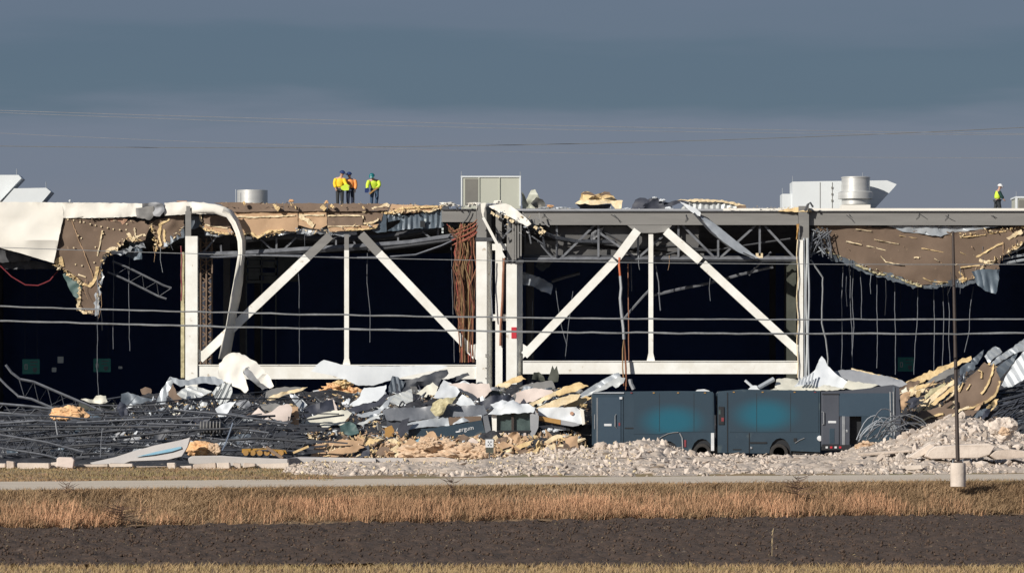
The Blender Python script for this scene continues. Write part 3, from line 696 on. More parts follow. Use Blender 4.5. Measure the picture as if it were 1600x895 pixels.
# torn roof over the left bay: membrane, hanging deck, insulation boards
def wsheet(name, poly, m, Y, label=None, **k):
    o, f = sheet(name, poly, m, Y, parent=WH, **k)
    if label: o['label'] = label
    return o, f
wsheet('membrane_flap', [(-60,316),(20,315.5),(98,316.5),(99,340),(92,372),(84,411),(60,404),(30,395),(0,387),(-60,372)], 'membrane', 249.75, tilt=.02, crump=.16, cs=.45, rough=.3, smooth=True,
       bend=lambda u, v: -.20 * math.exp(-((v + .25 + .10*u) / .22) ** 2))
wsheet('membrane_strip', [(98.5,316.5),(160,317),(222,318),(222,338),(160,340.5),(99,340.5)], 'membrane', 249.70, tilt=.05, crump=.14, cs=1.3, rough=.5, smooth=True)
wsheet('membrane_fold', [(222,318),(243,316),(255,318),(257,330),(250,338),(240,337),(236,322),(222,322)], 'membrane_grey', 249.65, tilt=.1, crump=.3, rough=.8)
wsheet('membrane_strip', [(257,317),(285,315.5),(318,316),(330,319),(338,326),(342,334),(335,334.5),(300,334.5),(257,337)], 'membrane', 249.68, tilt=.05, crump=.12, cs=1.3, rough=.5, smooth=True)
wsheet('torn_panel', [(212,325),(240,322),(240,337),(234,344),(214,340)], 'grey_primer', 249.6, tilt=.1, crump=.15)
# the long ribbon hanging to the ground
rib = [(300,325,16),(318,325.5,16),(334,326,15),(348,330,14),(358,334,13.5),(368,347,13),(374,362,13),(377,376,12.5),(378,395,11),(376,415,11),(372,440,13),(368,465,14),(364,490,14.5),(360,515,15),(355,540,16),(350,562,17)]
b = MB()
for i, (x, y, w) in enumerate(rib):
    w *= random.uniform(.88, 1.08); x += random.uniform(-.6, .6) if i > 1 else 0
    a = rib[min(i+1, len(rib)-1)]; c = rib[max(i-1, 0)]; dx, dy = a[0]-c[0], a[1]-c[1]; L_ = math.hypot(dx, dy); nx, ny = -dy/L_, dx/L_
    tw = 0.0 if i < 8 else min(.55, .16 * (i - 8))
    for s in (-1, -.1, .35, 1): b.v.append(W(x + nx*s*w/2*1.02, y + ny*s*w/2*1.02, 248.9 + (s if nx > 0 else -s) * tw + ((.05 if s == .35 else .34 if s * (1 if nx > 0 else -1) * (1 if ny * 0 == 0 else 1) > .9 else 0) if 3 < i < 10 else 0) + random.uniform(-.05, .05)))
for i in range(len(rib)-1):
    for k in range(3): b.f.append((4*i+k, 4*i+k+1, 4*i+4+k+1, 4*i+4+k))
rb = wpart(b, 'membrane_ribbon', 'membrane', 'long white membrane ribbon hanging from roof edge to the ground', smooth=True)
sm = rb.modifiers.new('thick', 'SOLIDIFY'); sm.thickness = .02; pass
# hanging brown deck, far left
dk, fd = wsheet('hanging_deck', [(99,341),(150,342),(205,345),(228,346),(234,352),(230,366),(222,377),(210,380),(197,372),(190,384),(178,391),(165,396),(160,404),(157,430),(153,452),(152,488),(143,491),(123,485),(122,478),(126,455),(131,441),(120,436),(106,424),(88,416),(84,410)],
       'brown_board', 250.0, label='brown roof deck sheet hanging down at the far left', tilt=-.06, crump=.16, cs=.7, rough=2.4, th=.12)
def fl(name, pts, w, m='foam_pale', dd=None, par=None): return torn(name, pts, w * .8, m, par or dk, dd or fd, .03)
fl('foam_edge', [(86,412),(93,403),(98,412),(92,416)], 9, 'foam'); fl('foam_edge', [(104,428),(118,434),(128,443),(140,447),(147,440),(152,425),(153,412)], 6, 'foam')
fl('foam_edge', [(126,450),(124,466),(121,480),(130,488),(146,489)], 5); fl('foam_edge', [(165,393),(176,388),(188,391)], 6); fl('foam_edge', [(160,360),(157,378),(153,395),(150,405)], 2.5)
fl('foam_edge', [(200,364),(205,376),(213,368)], 6); fl('foam_edge', [(210,358),(212,370),(225,366),(227,372)], 4); fl('foam_edge', [(122,429),(138,434)], 2.6)
b = MB()
for x, y in [(106,343),(115,344),(125,344),(125,347),(131,347),(141,350),(149,352),(158,354),(168,356),(177,358),(187,359),(197,359),(161,365),(122,368),(127,372),(115,387),(149,386),(192,382),(118,413),(128,415),(147,410),(198,350),(210,357)]:
    p = W(x, y, fd(x, y) - .06); b.box((p.x - .032, p.y, p.z - .032), (p.x + .032, p.y + .03, p.z + .032))
b.build('fastener_plate', 'foam_pale', dk)['kind'] = 'stuff'
lip('deck_seam', [(112,345),(122,372),(135,405),(146,434)], .02, 'tan_board', dk, fd, .03, .1)
wsheet('deck_underside', [(98,428),(106,425),(121,436),(130,445),(124,468),(114,462),(106,446)], 'tarp_green', 250.4, tilt=.1, crump=.2)
wsheet('deck_edge', [(150,445),(157,436),(155,480),(151,488)], 'galv', 250.3, tilt=0, crump=.1)
wsheet('rose_board', [(150,344),(172,341),(200,342),(197,347),(192,351),(170,348)], 'rose_board', 249.9, tilt=0, crump=.05)
wsheet('deck_scrap', [(205,372),(222,375),(222,405),(210,406),(196,400)], 'deck_blue', 250.5, tilt=0, crump=.25, corr=(0, .28, .03))
h2, f2 = wsheet('hanging_deck', [(234,346),(248,342),(262,340),(288,336),(288,352),(282,372),(268,378),(258,388),(246,391),(244,378),(240,362),(232,352)], 'brown_board', 250.0, tilt=.05, crump=.2, cs=.7, rough=1.4, label='torn brown deck scrap left of the first column')
wsheet('deck_scrap', [(262,352),(288,342),(288,371),(272,377),(262,385),(256,386),(258,365)], 'galv_dark', 249.93, tilt=.05, crump=.2, corr=(20, .3, .03))
for p_, w_ in (([(250,352),(248,366),(252,382),(246,388)], 5), ([(248,352),(258,346),(268,341)], 4), ([(256,358),(257,376),(262,386)], 4)): fl('foam_edge', p_, w_, 'foam', f2, h2)
wsheet('deck_scrap', [(298,338),(312,338),(316,352),(308,356),(298,358)], 'galv_dark', 249.9, tilt=0, crump=.2)
# insulation boards curled over the eaves between ribbon and beam
def board(poly, m, Y=249.85, **k): return wsheet('insulation_board', poly, m, Y, tilt=k.pop('tilt', .12), crump=k.pop('crump', .07), rough=k.pop('rough', .5), th=.07, **k)
B = {}
board([(334,317),(372,316),(410,317.5),(443,318),(443,330),(400,331),(366,331.5),(358,327),(346,320)], 'brown_board', tilt=.5)
board([(443.5,318),(480,317.5),(510,318.5),(511,330),(470,330.5),(443.5,330)], 'brown_board', 249.87, tilt=.5)
board([(511.5,318.5),(560,318),(612,319),(606,329),(570,330),(512,330.5)], 'brown_board', 249.83, tilt=.45)
board([(612.5,319),(650,320),(690,322),(690,326),(650,332),(620,334),(606,332)], 'tan_board', 249.83, tilt=.3, rough=1)
t1, ft1 = board([(366,332),(400,331.5),(465,331),(466,352),(463,362),(445,361),(420,366),(404,372),(388,366),(378,366),(374,350)], 'tan_board', 249.80)
t2, ft2 = board([(466.5,331),(510,331),(511,352),(500,358),(486,357),(466.5,352)], 'tan_board', 249.82)
t3, ft3 = board([(511.5,337),(540,336.5),(567,336.5),(567,352),(540,352.5),(511.5,353)], 'brown_board', 249.78)
board([(511.5,331),(566,330.5),(600,331),(596,345),(580,351),(568,350),(567,336),(512,336)], 'brown_board', 249.9)
t4, ft4 = board([(511.5,353.5),(567,352.5),(592,350),(588,356),(560,360),(515,362)], 'tan_board', 249.76)
t5, ft5 = board([(318,337),(340,336),(359,336.5),(360,356),(335,353),(318,349)], 'brown_board', 249.9)
t6, ft6 = board([(316,350),(335,354),(360,357),(366,366),(345,364),(330,361),(318,356)], 'tan_board', 249.88)
for par, ff, pts, w, m_ in ((t1, ft1, [(368,338),(400,339.5),(430,338),(465,336.5)], 2.2, 'foam_pale'), (t2, ft2, [(467,336.5),(510,336)], 2.2, 'foam_pale'), (t3, ft3, [(512,337),(540,336.5),(567,337),(569,347)], 2, 'foam_pale'),
        (t1, ft1, [(378,366),(392,364),(402,371),(412,366),(420,361),(440,360),(446,358)], 3.2, 'foam'), (t2, ft2, [(468,338),(480,344),(488,352),(491,354)], 6, 'foam_pale'), (t4, ft4, [(512,354),(540,353),(566,353)], 1.6, 'foam_pale'),
        (t4, ft4, [(568,349),(580,348),(590,344),(592,339)], 3, 'foam_pale'), (t4, ft4, [(540,359),(570,358),(586,356),(592,350)], 2.6, 'foam'), (t6, ft6, [(320,351),(338,354),(359,357)], 1.6, 'foam_pale'), (t6, ft6, [(312,352),(322,359),(340,363),(362,366)], 3, 'foam'),
        (t5, ft5, [(312,335),(314,344),(318,350)], 3, 'foam_pale'), (t3, ft3, [(565,330),(590,325),(604,320),(612,323)], 4.5, 'foam_pale'), (t3, ft3, [(600,333),(612,332),(625,326),(650,324),(688,323)], 2.4, 'foam'), (t3, ft3, [(612,335),(630,330),(655,329),(670,331),(690,325)], 2.2, 'foam_pale')):
    torn('foam_edge', pts, w, m_, par, ff, .05)
for x, y, w in ((434,325,7),(430,321,5),(382,317.5,5),(506,325,8),(519,322,5),(568,324,3),(462,324,2),(455,319,2)):
    torn('foam_edge', [(x - w/2, y - 2), (x, y + 1), (x + w/2, y + 4)], w * .8, 'foam', t1, 249.6, .1)
for x0, x1, yy in ((390,420,362),(420,462,360),(462,512,360),(512,560,362),(318,360,362)):
    wsheet('deck_fringe', [(x0,yy-3),(x1,yy-4),(x1-2,yy+5),((x0+x1)/2,yy+8),(x0+2,yy+6)], 'galv', 250.0, tilt=.1, crump=.2, rough=2.2)
wsheet('deck_panel', [(592,334),(604,332),(604,362),(590,364),(580,360),(590,350)], 'deck_blue', 249.95, tilt=0, crump=.06, rough=.5)
wsheet('deck_panel', [(604.5,333),(640,337),(665,332),(690,325),(694,352),(690,356),(664,357),(640,358),(618,361),(605,361),(622,350),(626,343),(606,347)], 'deck_blue', 249.9, tilt=0, crump=.08, corr=(0, .26, .035), rough=.9)
wpart(MB().pbox(656.5, 345, 664, 355, 249.7, .03), 'hole_shade_plate', 'van_trim')  # thin black plate on the deck, painted as the dark inside a hole
for x, y in ((663,342),(622,333),(690,343),(690,356),(690,361)): wpart(MB().pbox(x, y, x + 3, y + 3.5, 249.65, .05), 'clip', 'sign_white')
wpart(MB().tube([W(735,330,249.45), W(733,336,249.45), W(729,343,249.45), W(722,350,249.45)], .03, 4), 'bent_rod', 'dark_steel')
# messy joint above the twin columns
wsheet('membrane_flap', [(762,322),(790,318),(798,321),(812,332),(825,343),(830,350),(824,354),(817,350),(800,341),(780,333)], 'membrane', 248.95, tilt=.3, crump=.12, rough=.5, label='white flap folded down over the twin columns')
wsheet('membrane_flap', [(751,318),(759,317),(757,330),(755,342),(753,335)], 'membrane', 248.9, tilt=0, crump=.05)
wpart(MB().bar(W(755,340,248.8), W(788,403,248.8), .13, .07), 'bent_angle', 'white_paint'); wpart(MB().bar(W(754,343,248.8), W(747,352,248.8), .08, .05), 'bent_angle', 'grey_primer')
random.seed(5)
for i in range(26):
    a = (random.uniform(772, 850), random.uniform(328, 372)); L_ = random.uniform(8, 26); t = random.choice((1.57, 1.4, .6, 2.3))
    bb = (a[0] + math.cos(t) * L_, a[1] + abs(math.sin(t)) * L_); wpart(MB().bar(W(*a, 248.95 + random.random() * .5), W(*bb, 249 + random.random() * .5), random.uniform(.04, .10), .06), 'broken_bracket', random.choice(('dark_steel', 'grey_primer', 'black_steel', 'joist_steel')))
for x, y in ((771,334),(778,338),(792,340),(800,346),(838,356),(846,364),(850,362)): torn('foam_scrap', [(x-4,y-2),(x,y),(x+4,y+3)], 4, 'foam_pale', WH, 248.9, .1)
wpart(MB().tube([W(818,348,249), W(840,360,249.2), W(870,372,249.6), W(900,377,250), W(960,378,250.2)], .10, 6), 'fallen_pipe', 'black_steel')
wpart(MB().tube([W(840,376,249.9), W(856,395,250), W(866,405,250)], .05, 5), 'bent_rod', 'joist_steel')
# fallen inner roof sheets seen under the right-hand beam
wsheet('fallen_deck', [(852,354),(1092,353),(1092,398),(1040,392),(960,384),(900,374),(865,368)], 'fallen_grey', 250.30, tilt=.0, crump=.08, cs=.4, label='dark grey fallen roof sheet behind the right truss')
wsheet('fallen_deck', [(820,378),(870,376),(940,388),(1000,392),(1100,396),(1100,408),(1000,408),(900,408),(836,404),(818,400)], 'fallen_grey', 250.45, tilt=.0, crump=.2, cs=.5)
wsheet('membrane_scrap', [(924,364),(935,358),(943,355),(940,368),(930,371),(925,380),(922,372)], 'membrane_grey', 250.1, tilt=.1, crump=.3, smooth=False)
wsheet('fallen_duct', [(816,424),(850,436),(864,445),(861,460),(850,456),(828,446),(816,444)], 'galv', 251.5, tilt=.3, crump=.25)
wsheet('fallen_duct', [(840,408),(864,409),(858,418),(846,424),(836,416)], 'galv_dark', 251.5, tilt=.3, crump=.25)
wpart(MB().tube([W(862,440,252), W(880,434,252), W(906,427,252)], .09, 5), 'fallen_pipe', 'interior_steel')
wpart(MB().tube([W(1018,462,251.8), W(1060,452,251.8), W(1110,442,251.8), W(1160,428,251.8), W(1208,417,251.8)], .075, 5), 'fallen_pipe', 'joist_steel')
wpart(MB().tube([W(975,498,251), W(990,480,251), W(1006,462,251), W(1016,452,251)], .06, 5), 'fallen_pipe', 'joist_steel')
wpart(MB().tube([W(1170,430,251), W(1184,415,251), W(1205,394,251)], .055, 5), 'fallen_pipe', 'joist_steel')
# twisted strip of flashing diagonal across the right truss
fs_, _ = wsheet('twisted_flashing', [(1062,315),(1070,318),(1088,326),(1095,332),(1094,338),(1086,336),(1075,327)], 'white_sheet', 248.9, tilt=.1, crump=.04, rough=.3)
wsheet('twisted_flashing', [(1094,338),(1104,341),(1120,352),(1140,368),(1160,384),(1178,398),(1188,404),(1178,404),(1150,392),(1130,378),(1108,358)], 'galv', 248.95, tilt=.25, crump=.10, rough=.4, bend=lambda u, v: .15 * math.sin(3 * (u + v)), label='long bent grey flashing strip lying diagonally across the right truss')
wpart(MB().tube([W(1084,333,248.85), W(1110,362,248.85), W(1140,386,248.85), W(1180,404,248.85)], .05, 4), 'flashing_hem', 'dark_steel')
wpart(MB().pbox(1181, 395.5, 1192, 403, 249.9, .1), 'gusset_plate', 'foam_pale')
# hanging deck, right bay
hd, fh = wsheet('hanging_deck', [(1272,352),(1330,352),(1400,356),(1440,362),(1500,362),(1560,357),(1600,353),(1640,354),(1640,380),(1600,378),(1585,390),(1565,400),(1562,420),(1550,422),(1532,418),(1520,436),(1495,443),(1470,443),(1440,446),(1420,440),(1395,431),(1365,425),(1340,414),(1318,405),(1300,399),(1285,390)],
       'brown_board', 250.0, tilt=-.10, crump=.26, cs=.5, rough=1.6, th=.14, label='broad brown roof deck sagging below the right eaves beam')
for pts, w, m_ in (([(1322,377),(1336,380),(1350,383)], 2.6, 'foam_pale'), ([(1354,384),(1376,389),(1404,395)], 3, 'foam_pale'), ([(1366,374),(1385,378),(1408,382)], 1.8, 'foam_pale'), ([(1430,386),(1452,390),(1478,395)], 1.8, 'foam'), ([(1376,400),(1384,409),(1400,412),(1416,415)], 2.2, 'foam_pale'),
        ([(1428,402),(1440,403)], 3, 'foam_pale'), ([(1460,404),(1470,410)], 2, 'foam_pale'), ([(1478,408),(1486,413),(1500,413)], 3, 'foam_pale'), ([(1500,394),(1518,402)], 1.8, 'foam'), ([(1405,368),(1436,373)], 1.4, 'foam'), ([(1337,358),(1365,362)], 1.6, 'foam_pale'),
        ([(1500,371),(1530,368),(1560,363),(1576,360)], 2.6, 'foam'), ([(1487,365),(1489,374),(1487,382)], 4, 'foam_pale'), ([(1506,366),(1500,373)], 3, 'foam_pale'), ([(1525,402),(1540,394),(1556,384),(1572,378)], 4, 'foam'), ([(1530,406),(1545,412),(1556,408)], 6, 'foam_pale'), ([(1572,376),(1584,368),(1600,360)], 9, 'foam_pale'),
        ([(1500,418),(1515,416),(1535,414)], 3, 'foam'), ([(1498,424),(1506,432),(1498,438),(1515,434)], 5, 'foam'), ([(1442,434),(1455,440),(1490,441),(1512,438)], 2.2, 'foam'), ([(1284,372),(1292,376),(1300,372)], 5, 'foam_pale'), ([(1271,358),(1277,362),(1284,364)], 4, 'foam_pale')):
    torn('foam_edge', pts, w * .62, m_, hd, fh, .03)
lip('deck_edge', [(1285,391),(1302,398),(1320,405),(1342,415),(1366,426),(1396,432),(1420,441),(1440,447)], .055, 'fibre', hd, fh, .02, .5)
wsheet('deck_panel', [(1386,352),(1440,353),(1500,354),(1560,354),(1520,360),(1480,366),(1470,370),(1440,365),(1410,362)], 'galv', 249.8, tilt=-.1, crump=.12, rough=.6, corr=(80, .3, .02))
wsheet('deck_scrap', [(1518,424),(1535,420),(1562,421),(1560,440),(1556,459),(1540,455),(1528,446)], 'deck_blue', 249.75, tilt=0, crump=.15, corr=(10, .3, .03), rough=.8)
for pts in ([(1565,405),(1600,398),(1640,390)], [(1567,412),(1600,406),(1640,399)], [(1572,398),(1600,386),(1640,372)]): wpart(MB().tube([W(*p, 250.3) for p in pts], .07, 5), 'truss_chord', 'galv')
wsheet('deck_underlay', [(1290,396),(1320,402),(1345,412),(1372,422),(1400,428),(1440,440),(1480,438),(1524,432),(1540,418),(1534,428),(1528,440),(1500,449),(1472,447),(1455,451),(1440,449),(1418,447),(1392,437),(1362,430),(1338,421),(1312,409),(1296,404)], 'galv_dark', 250.15, tilt=-.1, crump=.15, rough=2.6)
wsheet('deck_underlay', [(150,402),(162,398),(180,394),(196,388),(224,378),(228,388),(210,386),(196,396),(180,398),(166,402),(160,412),(160,440),(156,470),(154,492),(148,494),(150,440)], 'galv', 250.12, tilt=0, crump=.12, rough=2.4)
def fringe(pts, n, Y, ms=('foam', 'foam_pale'), spread=3.5, s0=.03, s1=.13):
    """frayed flecks of foam and facing along a torn edge"""
    seg = [math.hypot(b[0]-a[0], b[1]-a[1]) for a, b in zip(pts, pts[1:])]; f = Y if callable(Y) else (lambda *_: Y)
    for m_ in ms:
        P = []
        for _ in range(int(n * .6) // len(ms)):
            i = random.choices(range(len(seg)), seg)[0]; t = random.random(); a, b = pts[i], pts[i+1]
            x, y = a[0]+(b[0]-a[0])*t + random.gauss(0, spread*.5), a[1]+(b[1]-a[1])*t + random.gauss(0, spread*.5); P.append(W(x, y, f(x, y) - .06 - random.random()*.06)[:])
        P = np.array(P) - np.array([0, 250, 0]); scatter('foam_fringe', SLABS, P, s0 + (s1 - s0) * RNG.random(len(P)) ** 2, m_, stretch=(.8, 2.4), parent=WH)
random.seed(44)
fringe([(84,410),(106,426),(126,440),(124,462),(122,484),(146,490)], 150, fd); fringe([(152,488),(156,440),(160,404),(178,391),(197,374),(222,377)], 130, fd); fringe([(100,342),(150,343),(205,346)], 30, fd, ('brown_board', 'foam_pale'), 2, .02, .07)
fringe([(245,390),(240,362),(234,348)], 60, f2); fringe([(262,384),(288,352)], 40, f2, ('galv', 'foam_pale'))
fringe([(1285,391),(1342,414),(1396,431),(1440,446),(1495,443),(1520,436)], 200, fh, ('fibre', 'foam', 'galv'), 3, .02, .09); fringe([(1520,436),(1535,415),(1562,402),(1600,378)], 160, fh); fringe([(1500,368),(1560,360),(1600,355)], 80, fh, spread=3)
fringe([(1275,355),(1285,372),(1290,390)], 60, fh, ('tan_board', 'galv_dark', 'foam'), 9)
fringe([(1300,365),(1400,385),(1500,410),(1540,400)], 60, fh, ('foam_pale', 'tan_board'), 30, .012, .05)
fringe([(312,352),(345,364),(378,366),(402,370),(445,361),(512,360),(590,352)], 260, 249.72, ('foam', 'foam_pale', 'tan_board', 'galv'), 4, .02, .10); fringe([(340,318),(440,317.5),(560,318),(690,321)], 120, 249.6, ('foam', 'foam_pale', 'brown_board'), 2.4, .02, .07)
fringe([(600,333),(650,328),(692,324)], 90, 249.7, spread=4); fringe([(696,322),(745,322),(762,322)], 50, 249.4, ('membrane', 'membrane_grey', 'dark_steel'), 3)
fringe([(770,330),(800,345),(830,352),(852,368)], 110, 248.95, ('foam_pale', 'membrane_grey', 'dark_steel', 'galv'), 12, .02, .11)
fringe([(830,326),(900,328),(1000,328),(1060,329)], 110, 250.0, ('membrane', 'foam_pale', 'tarp_dark'), 2.5, .02, .10); fringe([(1140,325),(1200,325),(1258,324)], 70, 249.6, ('foam_pale', 'membrane', 'foam'), 2, .02, .07)
for k in range(26):                                # frayed strands hanging from the torn roof edges
    px, py, L_ = random.choice(((random.uniform(90, 160), random.uniform(430, 490), 26), (random.uniform(160, 290), random.uniform(372, 396), 26), (random.uniform(312, 600), random.uniform(358, 366), 22), (random.uniform(1290, 1520), random.uniform(405, 445), 40), (random.uniform(1530, 1600), random.uniform(380, 430), 26), (random.uniform(820, 1100), 405, 34)))
    L_ *= random.uniform(.4, 1.3); wpart(MB().tube([W(px, py - 6, 249.9), W(px + random.gauss(0, 1.5), py + L_*.4, 249.9), W(px + random.gauss(0, 3), py + L_, 249.9)], .015, 4, .008), 'loose_strand', random.choice(('wire_inside', 'galv', 'tan_board', 'dark_steel')))
# tangle of wire by the fourth column
random.seed(9)
for i in range(16):
    a = [(random.uniform(1264, 1300), random.uniform(356, 404)) for _ in range(4)]
    wpart(MB().tube([W(*p, 249.5 + random.random() * .5) for p in a], random.uniform(.018, .035), 4), 'wire_tangle', random.choice(('wire_inside', 'joist_steel', 'galv')))
# far left: folded dark sheets under the membrane
wsheet('fallen_deck', [(-20,388),(20,393),(50,402),(45,408),(0,410),(-20,410)], 'dark_steel', 252.0, tilt=0, crump=.2)
wsheet('fallen_deck', [(0,412),(40,405),(84,412),(88,420),(40,421),(8,420)], 'black_steel', 252.4, tilt=0, crump=.2)

# things hanging inside
def cable(pts, r, m, Y, label, name='hanging_cable', cat='cable', group=None):
    q = []
    for a, b in zip(pts, pts[1:]):
        n = max(2, int(math.hypot(a[0]-b[0], a[1]-b[1]) / 9)); q += [(a[0]+(b[0]-a[0])*i/n + random.gauss(0, .22), a[1]+(b[1]-a[1])*i/n) for i in range(n)]
    q.append(pts[-1]); return tag(MB().tube([W(*p, Y) for p in q], r, 5).build(name, m), label, cat, group)
cable([(0,415),(18,432),(40,445),(60,446),(78,438),(90,424)], .03, 'red_dim', 251.5, 'dull red hose looping under the white membrane flap at far left', 'hanging_hose', 'hose')
for px, y0, y1, dx, lab in ((152,488,617,2,'thin grey cable hanging below the tip of the left brown deck'), (177,400,545,0,'thin cable hanging left of the short loose joist'), (203,392,548,0,'faint cable ending beside the right green sign'),
        (466,400,570,2,'thin dim cable between the ribbon and the white post'), (574,395,535,4,'thin cable with an end knob right of the white post'), (705,378,566,5,'thin cable left of the rusty cable bundle'),
        (1342,345,500,4,'pale cable passing in front of the right hanging deck'), (1318,408,590,-4,'dim cable under the left end of the right hanging deck'), (1329,410,578,3,'dim cable left of the paired hanging cables'), (1334,412,560,-3,'thin cable joining the paired cables under the right deck'),
        (1370,425,575,0,'faint cable hanging between the vans and right deck'), (1398,432,585,1,'faint straight cable left of the right green sign'), (1434,445,585,-6,'cable hanging just right of the right green sign'), (1459,446,588,0,'cable hanging right of the sagging brown deck centre'),
        (1473,445,582,-1,'straight cable left of the light pole'), (1480,443,575,6,'short cable nearest the light pole on its left'), (1521,447,550,-14,'slanting cable right of the light pole'), (1110,410,470,0,'short dim wire hanging under the right truss'), (895,455,560,-12,'slanting wire right of the twin columns'), (868,450,540,18,'long slanting wire crossing behind the right diagonal brace'), (832,470,560,0,'dim wire hanging just right of the twin columns')):
    cable([(px, y0), (px + dx * .3 + random.uniform(-2.2, 2.2), (y0*2+y1)/3), (px + dx * .6 + random.uniform(-2.2, 2.2), (y0+2*y1)/3), (px + dx, y1)], .018 if px < 1200 else .022, 'wire_inside', 251.2, lab)
cable([(1267,406),(1276,420),(1286,434),(1285,470),(1284,505),(1290,530),(1294,560),(1292,580)], .045, 'wire_grey', 249.6, 'thick pale cable kinked outward right of the fourth column')
c = thing('hanging_cable', 'tall grey hose with orange top and frayed orange end right of the twin columns', 'cable', (X(971, 249), 249, Z(610, 249)))
MB().tube([W(968,402,249), W(967.5,415,249), W(969,431,249)], .055, 6).build('orange_sleeve', 'cable_orange', c)
MB().tube([W(969,431,249), W(970.5,450,249), W(969,466,249), W(971,490,249), W(974,512,249), W(975,530,249)], .07, 6, None, .2).build('hose', 'membrane_grey', c)
for k in range(7):
    o = random.uniform(-5, 6); MB().tube([W(975,528,249), W(975 + o*.5, 545, 249 - .02*k), W(976 + o*.8, 575, 248.9 - .02*k), W(977 + o*.5, random.uniform(580, 614), 248.9 - .02*k)], .026, 4).build('strand', random.choice(('cable_orange', 'cable_rust', 'cable_tan')), c)
cable([(981,412),(981.5,440),(982,500),(983,570)], .03, 'cable_rust', 250.8, 'thin brown cable just right of the orange-topped hose')
cable([(986,408),(987,455)], .025, 'wire_inside', 251, 'short dim cable right of the orange-topped hose')
cable([(1024,412),(1029,440),(1030,462),(1032,485)], .035, 'wire_inside', 250.8, 'kinked dim cable right of the right white post')
cable([(984,592),(986,600),(990,608)], .10, 'membrane_grey', 248.9, 'short grey conduit stub hanging over the left van', 'conduit_stub', 'conduit')
# rusty bundle of cables
cb = thing('cable_bundle', 'thick bundle of rusty brown and tan cables hanging left of the twin columns', 'cable bundle', (X(728, 249.4), 249.4, Z(566, 249.4)))
random.seed(12)
for k in range(46):
    t = random.random(); x0 = 712 + 32 * t; xa = random.uniform(720, 752); yb = random.choice((random.uniform(480, 565), random.uniform(545, 566), 566)); Y = 249.4 + random.uniform(-.2, .25)
    conv = 729 + (t - .5) * 22
    pts = [(xa if t > .3 else random.uniform(698, 730), random.uniform(348, 362)), (x0 + random.uniform(-2, 2), 372 + random.uniform(-6, 6)), (x0 + random.gauss(0, 3.4), 395), (x0 + random.gauss(0, 3.4), 418), (x0*.8 + conv*.2 + random.gauss(0, 3.2), 448), (x0*.5 + conv*.5 + random.gauss(0, 3), 480)]
    if yb > 500: pts += [(conv + random.gauss(0, 1.5), (480 + yb) / 2), (conv + random.gauss(0, 1), yb)]
    MB().tube([W(*p, Y) for p in pts], random.uniform(.018, .034), 4).build('strand', random.choice(('cable_rust', 'cable_tan', 'cable_tan', 'cable_brown', 'cable_brown', 'cable_red')), cb)
for k in range(8):
    y = random.uniform(354, 376); MB().tube([W(712 + random.uniform(-14, 4), y + 8, 249.3), W(728, y, 249.2), W(740, y - 6, 249.2), W(748, y - 14, 249.3)], .03, 4).build('strand', random.choice(('cable_red', 'cable_rust')), cb)
cr_ = cable([(788,403),(786,440),(785,470),(783,500),(782,540)], .07, 'cable_rust', 249.15, 'rust-red cable running down the middle white post')
cable([(712,392),(713,410),(716,416)], .03, 'cable_rust', 249.2, 'small rusty loop on the left side of the cable bundle')
cable([(768,405),(767,450),(770,500)], .03, 'wire_pale', 249.0, 'thin pale wire hanging down the twin columns')

def green_sign(px0, py0, px1, py1, Y, label, digit):
    c = W((px0+px1)/2, py1, Y); s = thing('aisle_sign', label, 'sign', c)
    MB().pbox(px0, py0, px1, py1, Y, .05).build('board', 'sign_green', s)
    w = px1 - px0; h = py1 - py0; a = (px0 + w*.12, py0 + h*.33); q = .006
    d = MB()
    for bx in ((0,0,.18,.06),(0,.32,.18,.38),(0,0,.05,.38),(.13,0,.18,.38)): d.pbox(a[0]+bx[0]*w, a[1]+bx[1]*h, a[0]+bx[2]*w, a[1]+bx[3]*h, Y - q, q)
    d.build('numeral', 'sign_white', s)
    for k, (y, l) in enumerate(((.15,.42),(.36,.34))): MB().pbox(px0 + w*.46, py0 + h*y, px0 + w*(.46+l), py0 + h*(y+.07), Y - q, q).build('text_line', 'rack_grey', s)
    MB().prism([(px0+w*.6,py0+h*.58),(px0+w*.84,py0+h*.58),(px0+w*.84,py0+h*.78),(px0+w*.72,py0+h*.93),(px0+w*.6,py0+h*.78)], Y - q, q).build('shield', 'rack_grey', s)
    for t in (.15, .85): MB().tube([W(px0 + w*t, py0, Y + .02), W(px0 + w*t, py0 - 40, Y + .02), W(px0 + w*t, 345, Y + .02)], .008, 4).build('hanger_wire', 'interior_steel', s)
green_sign(35, 561, 62, 584, 268, 'green sign with white numeral hanging in the dark at far left', '0')
green_sign(146, 560, 173, 581, 268, 'green sign with white numeral hanging behind the dark joists', '0')
green_sign(1403, 558, 1429, 580, 268, 'green sign with white numeral hanging right of the vans', '0')
for x0, y0, x1, y1, lab in ((90,557,99,567,'small white notice high in the dark left opening'), (81,574,88,581,'small white notice nearest the upright joist'), (185,572,191,576,'tiny pale notice right of the two green signs')):
    nt = MB().pbox(x0, y0, x1, y1, 266, .03); tag(nt.build('notice', 'sign_white'), lab, 'notice')
